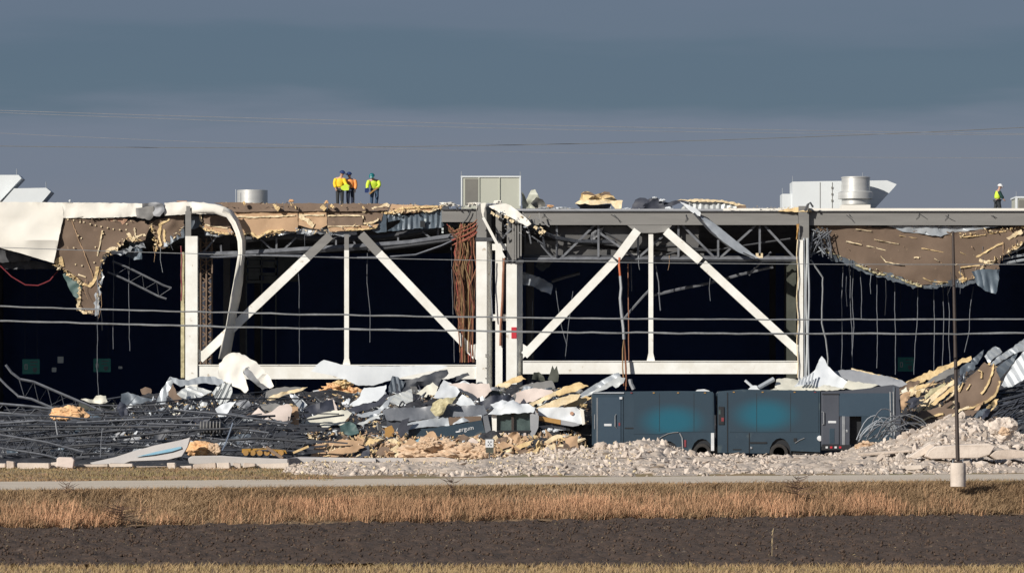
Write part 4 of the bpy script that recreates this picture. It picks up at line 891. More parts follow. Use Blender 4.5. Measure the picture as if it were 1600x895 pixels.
# loose short joist swinging in the left bay, dim storage racking
def joist(label, top, off, Y, m='joist_steel', r=.045, n=10, group=None, dY=0.0, name='steel_joist', web_r=.022):
    L_ = [0]
    for a, b in zip(top, top[1:]): L_.append(L_[-1] + math.hypot(b[0]-a[0], b[1]-a[1]))
    def at(t):
        s = t * L_[-1]
        for i in range(len(top)-1):
            if s <= L_[i+1] + 1e-6:
                q = (s - L_[i]) / (L_[i+1] - L_[i] + 1e-9); return (top[i][0]+(top[i+1][0]-top[i][0])*q, top[i][1]+(top[i+1][1]-top[i][1])*q)
        return top[-1]
    Yf = Y if callable(Y) else (lambda t: Y + dY * t)
    k = [i / n for i in range(n + 1)]; T = [W(*at(t), Yf(t)) for t in k]; Bm = [W(at(t)[0] + off[0], at(t)[1] + off[1], Yf(t) + off[2]) for t in k]
    o = thing(name, label, 'steel joist', base_of(T + Bm), group)
    MB().tube(T, r, 4).build('top_chord', m, o); MB().tube(Bm, r, 4).build('bottom_chord', m, o)
    z = [T[i] if i % 2 == 0 else Bm[i] for i in range(n + 1)]; MB().tube(z, web_r, 4).build('web_rod', m, o)
    return o
joist('short loose joist dangling below the torn deck left of the first column', [(176,408),(200,418),(262,449),(268,450)], (-8, 17, .1), 250.8, r=.05, n=8)
rk = thing('storage_rack', 'dim storage rack deep inside behind the white ribbon', 'rack', (X(415, 275), 275, .06))
for px in (384, 408, 430): MB().pbox(px, 380, px + 2, 720, 275, .1).build('upright', 'rack_grey', rk)
for py in (388, 402, 414, 426, 438): MB().pbox(384, py, 432, py + 4, 275, 1).build('shelf', 'rack_grey', rk)
for px, py in ((386,394),(410,394),(388,407),(411,408),(387,430),(412,431),(388,419)): MB().pbox(px, py, px + 18, py + 7, 275.1, .8).build('carton', 'rack_grey', rk)
tag(MB().pbox(434, 402, 466, 440, 282, .2).build('partition_sheet', 'rack_grey'), 'dim grey-green panel deep inside right of the storage rack', 'panel')

# ------------------------------------------------------------------ wreckage: one thing per piece that can be told apart
def D(name, poly, m, label, cat, dy=0.0, Y=None, group=None, **k):
    cx = sum(p[0] for p in poly) / len(poly); cy = sum(p[1] for p in poly) / len(poly)
    if Y is None:
        foot = max(p[1] for p in poly); bx = sum(p[0] for p in poly if p[1] > foot - 4) / max(1, sum(1 for p in poly if p[1] > foot - 4)); tl = k.get('tilt', .6)
        Y = min(ym(bx, foot - 1.5) - .12, YM) + tl * (foot - cy) * 240 / F - dy * .35
    o, f = sheet(name, poly, m, Y, label=label, cat=cat, group=group, **k); return o, f
# -- left: corrugated arch, fans, drape
D('corrugated_sheet', [(243,632),(248,618),(255,604),(266,588),(271,597),(263,612),(257,633)], 'galv', 'bent grey sheet standing as the left leg of the metal arch', 'metal sheet', dy=1.2, tilt=.2, corr=(0,.3,.03))
D('corrugated_sheet', [(266,588),(285,593),(298,592),(313,588),(333,588),(352,595),(340,602),(318,598),(298,601),(282,604),(270,597)], 'galv', 'grey curved sheet forming the top of the metal arch', 'metal sheet', dy=.8, tilt=.9, corr=(20,.35,.03))
D('corrugated_sheet', [(274,617),(284,608),(297,602),(312,605),(331,611),(315,620),(296,626),(283,621)], 'galv_light', 'pale corrugated panel lying under the metal arch', 'metal sheet', dy=.9, tilt=.7, corr=(70,.22,.04), rough=.5)
D('corrugated_sheet', [(331,613),(338,604),(347,598),(362,598),(363,612),(358,628),(343,632),(336,622)], 'galv_light', 'pale corrugated sheet fanned upright beside the white drape', 'metal sheet', dy=1.2, tilt=.3, corr=(-25,.22,.06), rough=.5)
D('metal_sheet', [(336,638),(350,630),(369,626),(359,640),(347,654),(340,650)], 'white_sheet', 'small pale blue-white sheet below the fanned corrugated sheet', 'metal sheet', dy=1.6, crump=.25)
D('metal_sheet', [(258,612),(270,600),(277,616),(286,626),(276,630),(268,622)], 'brown_board', 'brown strip of board under the metal arch', 'board', dy=1.0, crump=.2)
D('membrane_drape', [(340,586),(342,568),(352,556),(362,551),(374,551),(386,557),(396,563),(410,575),(421,588),(428,603),(421,607),(407,598),(394,581),(386,573),(379,579),(384,593),(388,609),(383,615),(376,608),(366,604),(355,600)], 'membrane', 'big white membrane drape hooked over the wreck at the ribbon foot', 'membrane', Y=242.5, tilt=.5, crump=.20, cs=1.1, rough=1.0)
D('membrane_flap', [(378,581),(388,573),(397,580),(412,597),(419,606),(410,609),(396,597)], 'membrane_grey', 'grey underside flap inside the curve of the white drape', 'membrane', Y=242.7, tilt=-.3, crump=.15)
D('metal_sheet', [(189,615),(200,612),(216,618),(246,625),(244,634),(190,634)], 'galv_dark', 'dark grey bent sheet at the left end of the scrap pile', 'metal sheet', crump=.25)
D('tarp', [(126,624),(133,622),(146,624),(150,618),(157,617),(165,618),(168,627),(160,630),(140,629)], 'cream_sheet', 'small white tarp heaped on the dark box at left', 'tarp', Y=240, tilt=.5, crump=.3, smooth=True)
D('metal_box', [(124,628),(178,629),(178,641),(122,640)], 'tarp_olive', 'dull green box panel under the small white tarp', 'panel', Y=240.3, tilt=.05, crump=.05, th=.6)
D('cardboard', [(219,608),(227,604),(236,607),(236,615),(222,616)], 'brown_board', 'small brown board in the foam lumps left of the arch', 'board', dy=.6)
D('white_sheeting', [(378,662),(388,652),(404,636),(409,641),(414,646),(424,643),(437,633),(452,631),(457,640),(453,655),(449,668),(437,662),(425,661),(410,664),(395,660)], 'pink_sheet', 'white torn wall panel leaning beside the tan upright board', 'panel', dy=.6, tilt=.35, crump=.12)
D('torn_patch', [(406,632),(430,629),(439,633),(430,640),(422,643),(413,640)], 'grey_primer', 'grey torn patch along the top of the white wall panel', 'panel', dy=1.0)
D('tan_board', [(454,634),(466,635),(467,655),(465,673),(453,672),(455,655)], 'tan_board', 'tan board standing upright right of the white wall panel', 'board', dy=1.2, tilt=.1)
D('steel_angle', [(446,673),(450,650),(453,651),(449,674)], 'pole_brown', 'thin rusty angle leaning in front of the tan upright board', 'steel angle', dy=1.6, tilt=.1)
D('roof_board', [(411,616),(424,607),(445,604),(465,604),(479,606),(456,614),(440,619),(428,627),(415,628)], 'grey_primer', 'grey roof board lying right of the white drape', 'board', dy=.4, tilt=.9)
D('foam_board', [(412,628),(420,620),(436,614),(460,608),(481,604),(468,611),(446,616),(432,623),(424,629)], 'foam_pale', 'long torn foam strip edging the grey roof board', 'foam', dy=.8, crump=.25)
D('metal_sheet', [(452,615),(462,618),(470,623),(479,633),(472,644),(465,636),(458,626)], 'galv', 'folded grey sheet with a pale edge left of the dark tarp', 'metal sheet', dy=1.0, tilt=.4)
D('metal_sheet', [(463,618),(470,622),(480,632),(474,637),(468,630)], 'white_sheet', 'bright triangular sheet folded over the grey one', 'metal sheet', dy=1.4, tilt=.4)
D('tarp', [(470,651),(479,636),(500,628),(520,624),(523,640),(500,648),(478,654)], 'tarp_dark', 'black crumpled tarp between the two white wall panels', 'tarp', dy=.3, crump=.35)
D('tan_board', [(512,622),(521,622),(528,642),(520,645)], 'pink_sheet', 'narrow pinkish board crossing the black tarp', 'board', dy=1.1)
D('white_sheeting', [(470,659),(482,652),(500,645),(520,641),(543,640),(550,645),(541,655),(538,663),(520,664),(508,669),(498,663),(480,666)], 'cream_sheet', 'cream wall panel lying flat below the black tarp', 'panel', dy=.9, tilt=.9, crump=.2)
D('white_beam_sheet', [(486,580),(497,568),(506,562),(518,565),(534,570),(562,571.5),(614,572),(682,570),(700,572),(690,577),(655,583),(626,590),(606,595),(584,602),(560,602),(540,594),(525,588),(508,584)], 'white_sheet', 'long white sheet draped in front of the left white tie beam', 'metal sheet', Y=246.0, tilt=.15, crump=.07, cs=.5, rough=.4)
D('white_sheeting', [(545,632),(560,622),(569,606),(590,604),(604,601),(601,615),(592,624),(570,631),(555,636)], 'white_sheet', 'clean white panel tilted below the long white sheet', 'panel', dy=.7, tilt=.6, crump=.06)
D('shade_sheet', [(540,640),(556,634),(590,626),(604,614),(606,620),(596,632),(572,640),(550,646)], 'tarp_dark', 'dark sheet added as the shade under the clean white panel', 'metal sheet', dy=.3)  # near-black sheet put in for the shade under the white panel
D('corrugated_sheet', [(606,612),(613,587),(622,589),(633,597),(626,612),(613,616)], 'galv_dark', 'dark corrugated scrap standing under the long white sheet', 'metal sheet', dy=.9, tilt=.3, corr=(10,.22,.05))
D('corrugated_sheet', [(604,621),(620,615),(643,607),(645,620),(644,634),(625,634),(611,631)], 'galv_light', 'pale fluted sheet right of the dark corrugated scrap', 'metal sheet', dy=1.3, tilt=.4, corr=(70,.24,.05), rough=.5)
D('steel_flashing', [(556,648),(590,640),(606,624),(614,618),(607,632),(592,646),(570,652)], 'galv', 'curved grey strip sweeping below the clean white panel', 'flashing', dy=1.2, crump=.08)
D('steel_flashing', [(558,662),(580,652),(598,644),(590,652),(566,664)], 'galv_light', 'short pale strip under the curved grey strip', 'flashing', dy=1.5, crump=.08)
D('tarp', [(530,665),(545,658),(556,664),(561,676),(548,680),(534,678)], 'tarp_green', 'dark green crumpled tarp right of the cream wall panel', 'tarp', dy=1.3, crump=.3)
D('white_sheeting', [(650,615),(663,605),(676,597),(685,604),(680,617),(664,620)], 'cream_sheet', 'cream triangular panel left of the bright torn sheet', 'panel', dy=.5)
D('white_sheeting', [(677,621),(686,606),(693,593),(704,598),(713,603),(719,611),(714,619),(703,623),(690,621)], 'white_sheet', 'bright white torn sheet peaked in the middle of the pile', 'panel', dy=1.0, crump=.2)
D('white_sheeting', [(700,600),(715,598),(742,599),(764,599),(768,610),(752,626),(735,622),(720,607)], 'pink_sheet', 'pale lilac panel at the foot of the twin columns', 'panel', dy=.5, tilt=.7, crump=.15)
D('white_sheeting', [(712,630),(722,616),(735,622),(744,634),(728,637)], 'white_sheet', 'small pale panel below the lilac panel', 'panel', dy=1.3, crump=.2)
D('bent_beam', [(620,599),(650,590),(688,578),(699,577),(701,583),(690,592),(684,604),(672,602),(655,603),(630,612),(618,610)], 'black_steel', 'black crushed sheet hooked up toward the twin columns', 'metal sheet', Y=243.5, tilt=.3, crump=.35)
D('bent_beam', [(699,592),(718,586),(731,582),(734,586),(722,591),(712,596)], 'black_steel', 'short black bent strip left of the twin columns', 'metal sheet', Y=244, tilt=.2)
D('bent_strip', [(716,608),(730,611),(742,618),(748,626),(738,624),(726,615)], 'black_steel', 'dark bent strip lying across the lilac panel', 'metal sheet', dy=1.4)
D('tarp', [(749,630),(760,622),(778,616),(796,617),(804,622),(793,627),(776,635),(756,640)], 'tarp_dark', 'dark crushed sheet above the white van cab', 'metal sheet', dy=1.0, crump=.4)
D('tarp', [(756,614),(770,609),(786,611),(780,618),(762,621)], 'tarp_olive', 'olive crumpled scrap right of the twin columns', 'metal sheet', dy=.8, crump=.3)
D('fibre_mat', [(672,640),(676,630),(684,624),(700,621),(713,620),(706,630),(697,634),(692,648),(680,650)], 'fibre', 'yellow-green fibre mat draped on the dark crushed van', 'insulation', Y=231.0, tilt=.5, crump=.6, rough=2.5)
# -- right of the twin columns
D('roof_board', [(797,610),(815,604),(830,598),(848,596),(862,594),(868,606),(852,610),(815,609)], 'grey_primer', 'purple-grey roof board right of the twin columns', 'board', dy=.3, tilt=.9)
D('white_sheeting', [(798,618),(808,612),(834,606),(862,609),(867,614),(846,621),(836,626),(815,631),(804,628)], 'pink_sheet', 'pale pink panel above the crushed white van', 'panel', dy=.9, tilt=.5)
for i, (poly, m_, lab) in enumerate((
    ([(815,636),(850,619),(869,611),(868,618),(842,630),(824,637)], 'foam_pale', 'lowest cream board above the white box'),
    ([(866,614),(880,604),(905,597),(920,603),(902,610),(872,619)], 'foam', 'broad cream board with broken foam top'),
    ([(838,638),(862,626),(890,616),(907,615),(902,625),(872,636),(850,641)], 'foam_pale', 'long cream board rising right over the white box'),
    ([(876,640),(892,628),(916,618),(926,620),(905,632),(886,641)], 'foam', 'short cream board beside the galvanised panel'),
    ([(782,600),(800,590),(815,586),(822,592),(806,598),(790,604)], 'foam', 'small cream board at the foot of the right twin column'),
    ([(768,606),(783,598),(800,599),(792,606),(776,611)], 'foam_pale', 'flat cream scrap between the twin columns and grey board'))):
    D('foam_board', poly, m_, lab, 'foam board', dy=.8 + .35 * i, tilt=.5, crump=.12, th=.1)
D('galvanised_sheeting', [(903,618),(920,606),(940,594),(960,583),(967,582),(970,588),(950,598),(930,610),(915,618)], 'galv', 'grey folded ridge panel propped on the left van corner', 'metal sheet', Y=238, tilt=.4, corr=(60,.4,.04), rough=.5)
D('galvanised_sheeting', [(906,621),(925,612),(948,598),(967,588),(977,590),(974,598),(962,606),(957,602),(948,607),(930,613),(915,621)], 'galv_light', 'bright galvanised panel under the grey ridge panel', 'metal sheet', Y=237.6, tilt=.4, crump=.12)
D('dark_fin', [(856,592),(860,580),(863,571),(866,577),(870,571),(873,582),(872,596),(860,598)], 'tarp_olive', 'dark torn fin sticking up in front of the right tie beam', 'metal sheet', Y=244, tilt=.1)
D('curled_scrap', [(831,592),(834,581),(842,581),(850,588),(852,595),(840,594)], 'tarp_olive', 'curled olive scrap beside the dark torn fin', 'metal sheet', Y=244, tilt=.2, crump=.4)
D('steel_bar', [(932,616),(938,617),(935,648),(930,664),(926,662),(931,640)], 'white_sheet', 'bent white bar hanging left of the left van corner', 'bar', Y=231.3, tilt=0)
# -- band of foam in front
FB = [([(487,694),(500,693),(508,694),(511,714),(487,716)], 'tan_board', 'square tan board at the left end of the foam strip'),
 ([(513,692),(535,686),(566,688),(568,694),(540,702),(516,704)], 'tan_board', 'long tan board with ragged cream upper edge'),
 ([(512,706),(530,700),(562,694),(570,698),(545,708),(520,715)], 'tan_board', 'second tan board below the ragged long one'),
 ([(548,714),(560,704),(576,694),(578,703),(576,714)], 'tarp_dark', 'grey crumpled tarp in the foam strip'),
 ([(590,702),(598,697),(608,699),(606,710),(594,713),(588,708)], 'brown_board', 'brown board ringed by cream foam'),
 ([(628,697),(640,684),(652,690),(656,704),(640,712),(626,711)], 'tan_board', 'tan board with blue-white label left of the pink foam'),
 ([(664,690),(668,676),(677,673),(684,684),(680,696)], 'tan_board', 'tan board standing at the top of the pink foam'),
 ([(712,684),(724,678),(736,684),(726,690),(714,689)], 'brown_board', 'brown board tucked under the crushed dark van'),
 ([(731,688),(738,683),(748,690),(744,695),(735,694)], 'pink_sheet', 'small pale square sheet right of the lettered van'),
 ([(882,684),(892,681),(902,680),(904,700),(893,702),(885,702)], 'tan_board', 'square tan board standing right of the cream slats'),
 ([(868,696),(880,698),(886,708),(880,716),(872,708)], 'brown_board', 'brown triangular board under the square tan board'),
 ([(774,692),(790,690),(797,696),(784,702)], 'tan_board', 'flat tan scrap right of the small white sign'),]
for i, (poly, m_, lab) in enumerate(FB): D('insulation_board', poly, m_, lab, 'board', dy=.5 + .04*i, tilt=.35, crump=.15, rough=1.2, th=.09)
lb = MB()
for k in range(4): lb.prism([(641+2*k,698-3*k),(650+2*k,693-3*k),(651+2*k,694.5-3*k),(642+2*k,699.5-3*k)], ym(650,696) - 1.1, .03)
tag(lb.build('striped_label', 'stripe_blue'), 'blue-white striped wrapper on the tan board left of the pink foam', 'wrapper')
for i, (poly, m_) in enumerate((([(822,712),(838,700),(845,696),(838,708),(828,714)], 'foam'), ([(838,706),(852,698),(866,692),(868,696),(850,706),(840,711)], 'foam_pale'), ([(800,700),(820,690),(835,686),(828,694),(808,704)], 'foam'), ([(850,690),(866,680),(884,678),(870,686),(856,694)], 'foam_pale'), ([(866,700),(876,694),(886,694),(884,702),(874,704)], 'foam_pale'))):
    D('cream_strip', poly, m_, ('narrow cream slat nearest the rubble', 'cream slat in the middle of the right foam heap', 'upper left cream slat of the right foam heap', 'cream slat leaning under the white box', 'short cream lump beside the brown triangular board')[i], 'foam board', dy=.7 + .1*i, tilt=.4, crump=.15, th=.1)
def lump(px, py, w, h, Y, m, label, name, cat, seed, rough_=.22, dep=.7):
    c = W(px, py, Y); sx, sz = w * Y / F / 2, h * Y / F / 2; bm = bmesh.new(); bmesh.ops.create_icosphere(bm, subdivisions=4, radius=1)
    off = Vector((seed * 7.1, 0, 0)); 
    for v in bm.verts:
        n_ = noise.fractal(v.co * 1.6 + off, .6, 2.0, 4); v.co *= 1 + rough_ * n_; v.co = Vector((v.co.x * sx, v.co.y * max(sx, sz) * dep, v.co.z * sz))
    vs = [c + v.co for v in bm.verts]; fs = [tuple(v.index for v in f.verts) for f in bm.faces]; bm.free()
    return tag(mesh(name, vs, fs, m), label, cat)
lump(108, 648, 52, 27, 228, 'foam_orange', 'big round orange foam clump lying on the dark joists', 'foam_clump', 'foam', 1, .3)
lump(312, 701, 44, 25, 211, 'foam_orange', 'pale orange foam block right of the striped panel', 'foam_clump', 'foam', 2, .3)
lump(334, 702, 22, 18, 210.8, 'foam_pink', 'small pinkish foam lump right of the orange block', 'foam_clump', 'foam', 3, .35)
lump(1567, 670, 42, 34, 214, 'concrete_pale', 'hollow pale boulder-like lump at the top of the rubble heap', 'concrete_lump', 'concrete lump', 4, .35)
lump(1570, 674, 16, 12, 212.9, 'foam_pink', 'pink patch of foam stuck in the hollow pale lump', 'foam_clump', 'foam', 9, .4)
lump(940, 700, 22, 20, 222, 'concrete', 'rounded grey boulder of concrete at the left van corner', 'concrete_lump', 'concrete lump', 5, .25)
lump(890, 711, 22, 15, 221, 'concrete_pale', 'pale boulder below the square tan board', 'concrete_lump', 'concrete lump', 6, .3)
lump(1352, 696, 30, 14, 224, 'foam_pink', 'pinkish foam pile at the foot of the open van doorway', 'foam_clump', 'foam', 7, .45)
for i, (x, y, w, h) in enumerate(((652,704,54,24),(692,700,50,26),(728,704,44,24),(700,714,60,16),(668,692,28,18),(752,706,26,18))):
    lump(x, y, w, h, 225.4 - .15 * i, 'foam_pink', ('left pink foam mound in the strip', 'middle pink foam mound in the strip', 'right pink foam mound before the lettered van', 'low wide pink foam mound by the rubble', 'upper pink foam lump under the tan board', 'pink foam lump beside the small sign')[i], 'foam_clump', 'foam', 10 + i, .5, .5)
for i, (x, y, w, h) in enumerate(((520,606,26,14),(536,600,24,12),(548,612,26,14),(528,616,30,12),(506,614,18,12))):
    lump(x, y, w, h, ym(x, y) - .6, 'foam' if i % 2 else 'foam_orange', ('largest foam clump under the long white sheet', 'foam clump touching the long white sheet', 'foam clump beside the clean white panel', 'brownish foam clump low in the foam pile', 'foam clump at the left of the foam pile')[i], 'foam_clump', 'foam', 20 + i, .6)
# random foam boards and scraps, individually
def board_shape(seed):
    V, Fc = slab_shape(seed); V = V.copy(); V[:, 2] *= 1.5; return V, Fc
BS = [board_shape(100 + i) for i in range(12)]
def in_band(bands):
    def g(i):
        px0, px1, py0, py1, s0, s1 = random.choice(bands); px = random.uniform(px0, px1); py = random.uniform(py0, py1)
        while hit(px, py, mnd, Y0M, YM + .2) is None: py += 3
        Y = ym(px, py) - random.uniform(.1, .5); p = W(px, py, Y)
        return (p.x, p.y, p.z, random.uniform(s0, s1))
    return g
random.seed(31)
instances(230, in_band([(486,620,680,714,.2,.46),(560,700,680,712,.15,.3),(770,905,680,714,.2,.46),(640,760,688,712,.12,.28),(486,560,690,714,.2,.36)]), BS, ['foam', 'foam_pale', 'tan_board', 'tan_board', 'foam_pale', 'foam_pink'], 'foam_scrap', 'foam board scrap low', 'foam scrap', 'foam scraps in the front strip', .2, .4, 1.2)
instances(60, in_band([(494,566,594,622,.12,.28),(214,248,604,622,.1,.2),(860,915,600,640,.12,.26),(640,760,606,630,.12,.22),(400,480,612,640,.1,.2)]), BS, ['foam', 'foam_pale', 'foam', 'brown_board'], 'foam_scrap', 'torn foam scrap', 'foam scrap', 'foam scraps high in the pile', .1, .3, 1.4)
instances(190, in_band([(190,480,620,690,.12,.34),(470,640,640,690,.15,.38),(480,700,596,650,.15,.42),(700,915,600,640,.15,.42),(560,760,600,650,.15,.4)]), BS, ['galv_dark', 'white_sheet', 'galv', 'tarp_dark', 'white_sheet', 'grey_primer', 'galv'], 'metal_scrap', 'sheet metal scrap', 'metal scrap', 'sheet metal scraps in the pile', .1, .4, 1.2)
instances(110, in_band([(185,330,636,650,.08,.2),(200,470,640,705,.05,.14),(0,200,650,712,.06,.15),(60,330,646,700,.07,.18),(380,480,660,700,.06,.18)]), BS, ['white_sheet', 'cream_sheet', 'pink_sheet', 'foam_pale'], 'pale_scrap', 'scrap in the wreck', 'scrap', 'pale scraps in the joist tangle', .1, .3, 1.2)
# crumbs of everything
def mound_points(n, pxr, pyr):
    out = []
    for _ in range(n):
        px = random.uniform(*pxr); py = random.uniform(*pyr); Y = hit(px, py, mnd, Y0M, YM + .2)
        if Y: out.append(W(px, py, Y - random.uniform(0, .2))[:])
    return np.array(out)
for nm, m_, n_, pr, yr_, s0, s1 in (('foam_rubble', 'foam', 500, (480, 920), (676, 718), .03, .14), ('pale_foam_rubble', 'foam_pale', 380, (480, 920), (676, 718), .03, .12), ('tan_rubble', 'tan_board', 700, (480, 920), (676, 718), .05, .2), ('foam_litter', 'foam', 1000, (190, 920), (600, 690), .03, .13), ('brown_litter', 'brown_board', 700, (380, 920), (600, 690), .04, .18),
        ('metal_litter', 'galv', 1300, (180, 920), (600, 700), .04, .18), ('dark_litter', 'black_steel', 900, (-40, 920), (612, 716), .05, .2), ('white_litter', 'white_sheet', 520, (180, 920), (604, 705), .03, .12), ('grey_litter', 'membrane_grey', 900, (-40, 500), (640, 715), .02, .07), ('pink_foam_rubble', 'foam_pink', 700, (600, 780), (686, 720), .05, .14)):
    P = mound_points(n_, pr, yr_); scatter(nm, SLABS, P, RNG.uniform(s0, s1, len(P)), m_, stretch=(.8, 2.2))
P = mound_points(420, (486, 905), (682, 716)); scatter('fallen_slats_litter', SLABS, P, RNG.uniform(.05, .09, len(P)), 'foam_pale', spread=.6, stretch=(2, 6))

# -- left: heap of collapsed joists
random.seed(17)
joist('upright steel joist rising out of the left heap with a kicked-up tip', [(30,592),(52,596),(80,608),(122,626),(160,642)], (-3, 27, .2), 236, r=.058, n=12, web_r=.028)
J2 = tag(MB().tube([W(9,570,235.8), W(18,582,235.9), W(31,592,236)], .06, 5).build('bent_steel_bar', 'joist_steel'), 'bent steel tip sticking up at the far left above the joists', 'steel bar')
tag(MB().tube([W(-4,588,236.2), W(12,604,236.2), W(28,618,236.2)], .05, 5).build('loose_rod', 'joist_steel'), 'thin loose rod slanting down to the upright joist', 'steel bar')
joist('flat steel joist lying at the far left edge over the heap', [(-20,629),(40,634),(110,642)], (0, 14, .2), 233.5, r=.06, n=10, web_r=.03)
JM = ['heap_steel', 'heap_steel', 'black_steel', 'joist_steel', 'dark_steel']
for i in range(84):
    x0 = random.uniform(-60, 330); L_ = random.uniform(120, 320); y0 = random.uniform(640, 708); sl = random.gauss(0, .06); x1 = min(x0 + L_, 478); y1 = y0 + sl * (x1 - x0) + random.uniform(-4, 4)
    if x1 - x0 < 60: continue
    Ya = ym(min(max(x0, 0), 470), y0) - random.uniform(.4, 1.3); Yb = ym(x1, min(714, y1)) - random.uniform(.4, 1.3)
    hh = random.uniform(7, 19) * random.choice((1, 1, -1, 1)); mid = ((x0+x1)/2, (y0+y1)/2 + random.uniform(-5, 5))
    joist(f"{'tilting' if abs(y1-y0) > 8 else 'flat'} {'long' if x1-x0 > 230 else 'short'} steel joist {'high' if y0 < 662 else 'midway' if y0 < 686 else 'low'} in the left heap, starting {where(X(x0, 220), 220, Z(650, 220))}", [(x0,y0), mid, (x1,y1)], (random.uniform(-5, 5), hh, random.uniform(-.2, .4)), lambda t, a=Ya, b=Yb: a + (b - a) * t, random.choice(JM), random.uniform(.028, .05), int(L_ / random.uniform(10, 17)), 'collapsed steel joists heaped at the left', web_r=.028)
P = []; b = MB()
for i in range(190):
    px = random.uniform(-40, 480); py = random.uniform(634, 714); L_ = random.uniform(10, 70); a = random.gauss(0, .25) if random.random() < .7 else random.uniform(-1.4, 1.4)
    Y = ym(px, py) - random.uniform(.1, .6); b.bar(W(px, py, Y), W(px + L_ * math.cos(a), py + L_ * math.sin(a) * .7, Y + random.uniform(-.2, .3)), random.uniform(.02, .05), .04)
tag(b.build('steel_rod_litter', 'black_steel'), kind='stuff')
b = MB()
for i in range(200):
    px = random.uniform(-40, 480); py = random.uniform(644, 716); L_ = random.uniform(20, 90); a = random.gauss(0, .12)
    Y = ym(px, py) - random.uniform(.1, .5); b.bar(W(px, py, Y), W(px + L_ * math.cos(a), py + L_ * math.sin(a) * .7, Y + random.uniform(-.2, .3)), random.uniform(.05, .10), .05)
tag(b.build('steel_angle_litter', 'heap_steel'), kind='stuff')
for i, (pts, hh) in enumerate((([(-30,664),(60,657),(150,664)], 18), ([(10,690),(110,680),(190,672)], 20), ([(120,660),(220,655),(330,652)], 15), ([(180,684),(290,672),(390,668)], 18), ([(-20,676),(70,690),(130,706)], 20), ([(330,690),(400,684),(478,690)], 16), ([(230,662),(320,664),(420,676)], 17), ([(60,700),(150,694),(240,698)], 14), ([(270,640),(360,648),(450,662)], 14))):
    joist(('tall truss low at the far left of the heap', 'tall truss rising right from the far left', 'truss along the top of the heap left of the arch', 'truss slanting up to the ribbed canister', 'truss sliding down at the far left foot of the heap', 'truss above the crushed yellow machine', 'truss sagging right through the canister', 'low truss behind the striped sheeting', 'truss from the arch down to the white wall sheet')[i], pts, (random.uniform(-4, 4), hh, .1), ym(min(max(pts[1][0], 0), 470), pts[1][1] + hh) - 1.2, ('joist_steel', 'dark_steel')[i % 2], .045, 16, web_r=.03)
def junk(n, band, ms, kind, label, cat, group, smin, smax, ang, asp):
    """crumpled sheets, each its own object, thrown on the heap"""
    for i in range(n):
        px0, px1, py0, py1 = random.choice(band); px = random.uniform(px0, px1); py = random.uniform(py0, py1); s_ = random.uniform(smin, smax); a = random.gauss(*ang); e = random.uniform(*asp)
        k = random.randint(4, 7); tt = sorted(random.uniform(0, 6.283) for _ in range(k))
        if max((tt[(j+1) % k] - tt[j]) % 6.283 for j in range(k)) > 2.6: tt = [j * 6.283 / k + random.uniform(-.3, .3) for j in range(k)]
        q = [(math.cos(t) * s_ * random.uniform(.75, 1.1), math.sin(t) * s_ * e * random.uniform(.75, 1.1)) for t in tt]
        poly = [(px + x*math.cos(a) - y*math.sin(a), py + x*math.sin(a) + y*math.cos(a)) for x, y in q]; m_ = random.choice(ms)
        Yq_ = ym(px, max(p[1] for p in poly) - 2) - random.uniform(.1, .6); p3 = W(px, py, Yq_)
        sheet(kind, poly, m_, Yq_ + .3, tilt=random.uniform(.2, .8), crump=random.uniform(.15, .4), cs=1.3, corr=(random.uniform(0, 180), .24, .04) if ('galv' in m_ and random.random() < .6) else None, rough=1.3,
              label=f"{COLOUR.get(m_, 'dark')} {'big' if s_ > (smin+smax)/2 else 'small'} {label} {where(*p3)}", cat=cat, group=group)
COLOUR.update(galv_light='light grey', deck_blue='blue-grey', membrane='white', joist_steel='steel-grey', dark_steel='dark grey', tarp_olive='olive')
random.seed(61)
junk(48, [(-10,200,648,706),(180,480,655,706)], ['black_steel', 'tarp_dark', 'galv_dark', 'dark_steel', 'deck_blue', 'galv', 'membrane_grey'], 'metal_sheet', 'crumpled sheet in the joist heap', 'metal sheet', 'crumpled sheets in the joist heap', 10, 24, (0, .25), (.2, .5))
junk(46, [(190,480,618,652),(480,700,606,660),(700,910,602,640)], ['white_sheet', 'membrane_grey', 'galv_light', 'galv', 'galv_dark', 'cream_sheet', 'grey_primer', 'tarp_dark'], 'metal_sheet', 'crumpled sheet in the main pile', 'metal sheet', 'crumpled sheets in the main pile', 7, 17, (0, .5), (.3, .7))
junk(26, [(480,640,680,708),(770,900,682,708)], ['tan_board', 'foam_pale', 'brown_board', 'tan_board', 'foam'], 'insulation_board', 'torn board in the front strip', 'board', 'torn boards in the front strip', 7, 16, (0, .5), (.25, .6))
junk(30, [(1408,1500,600,660),(1490,1560,590,650)], ['brown_board', 'tan_board', 'foam', 'foam_pale', 'galv_dark', 'tarp_dark', 'brown_board'], 'insulation_board', 'torn deck piece in the right wreck', 'board', 'torn deck pieces in the right wreck', 9, 24, (-.7, .25), (.12, .4))
junk(22, [(1545,1640,596,670)], ['black_steel', 'tarp_dark', 'galv_dark', 'dark_steel'], 'metal_sheet', 'crumpled sheet in the far right tangle', 'metal sheet', 'crumpled sheets in the far right tangle', 9, 22, (-.4, .4), (.2, .5))
o = thing('ribbed_canister', 'grey ribbed canister lying among the joists', 'canister', W(330, 679, 218))
MB().tube([W(312,668,218), W(320,668,218), W(346,669,218.3)], .27, 14).build('body', 'dark_steel', o, True)
for k in range(7): MB().tube([W(313 + k*5, 668, 218), W(314.5 + k*5, 668, 218)], .285, 14).build('rib', 'grey_primer', o)
tag(MB().tube([W(364,660,212), W(358,678,212), W(352,694,211.8), W(346,706,211.6)], .035, 6).build('blue_pipe', 'pipe_blue'), 'thin blue bent pipe sticking up right of the orange foam block', 'pipe')
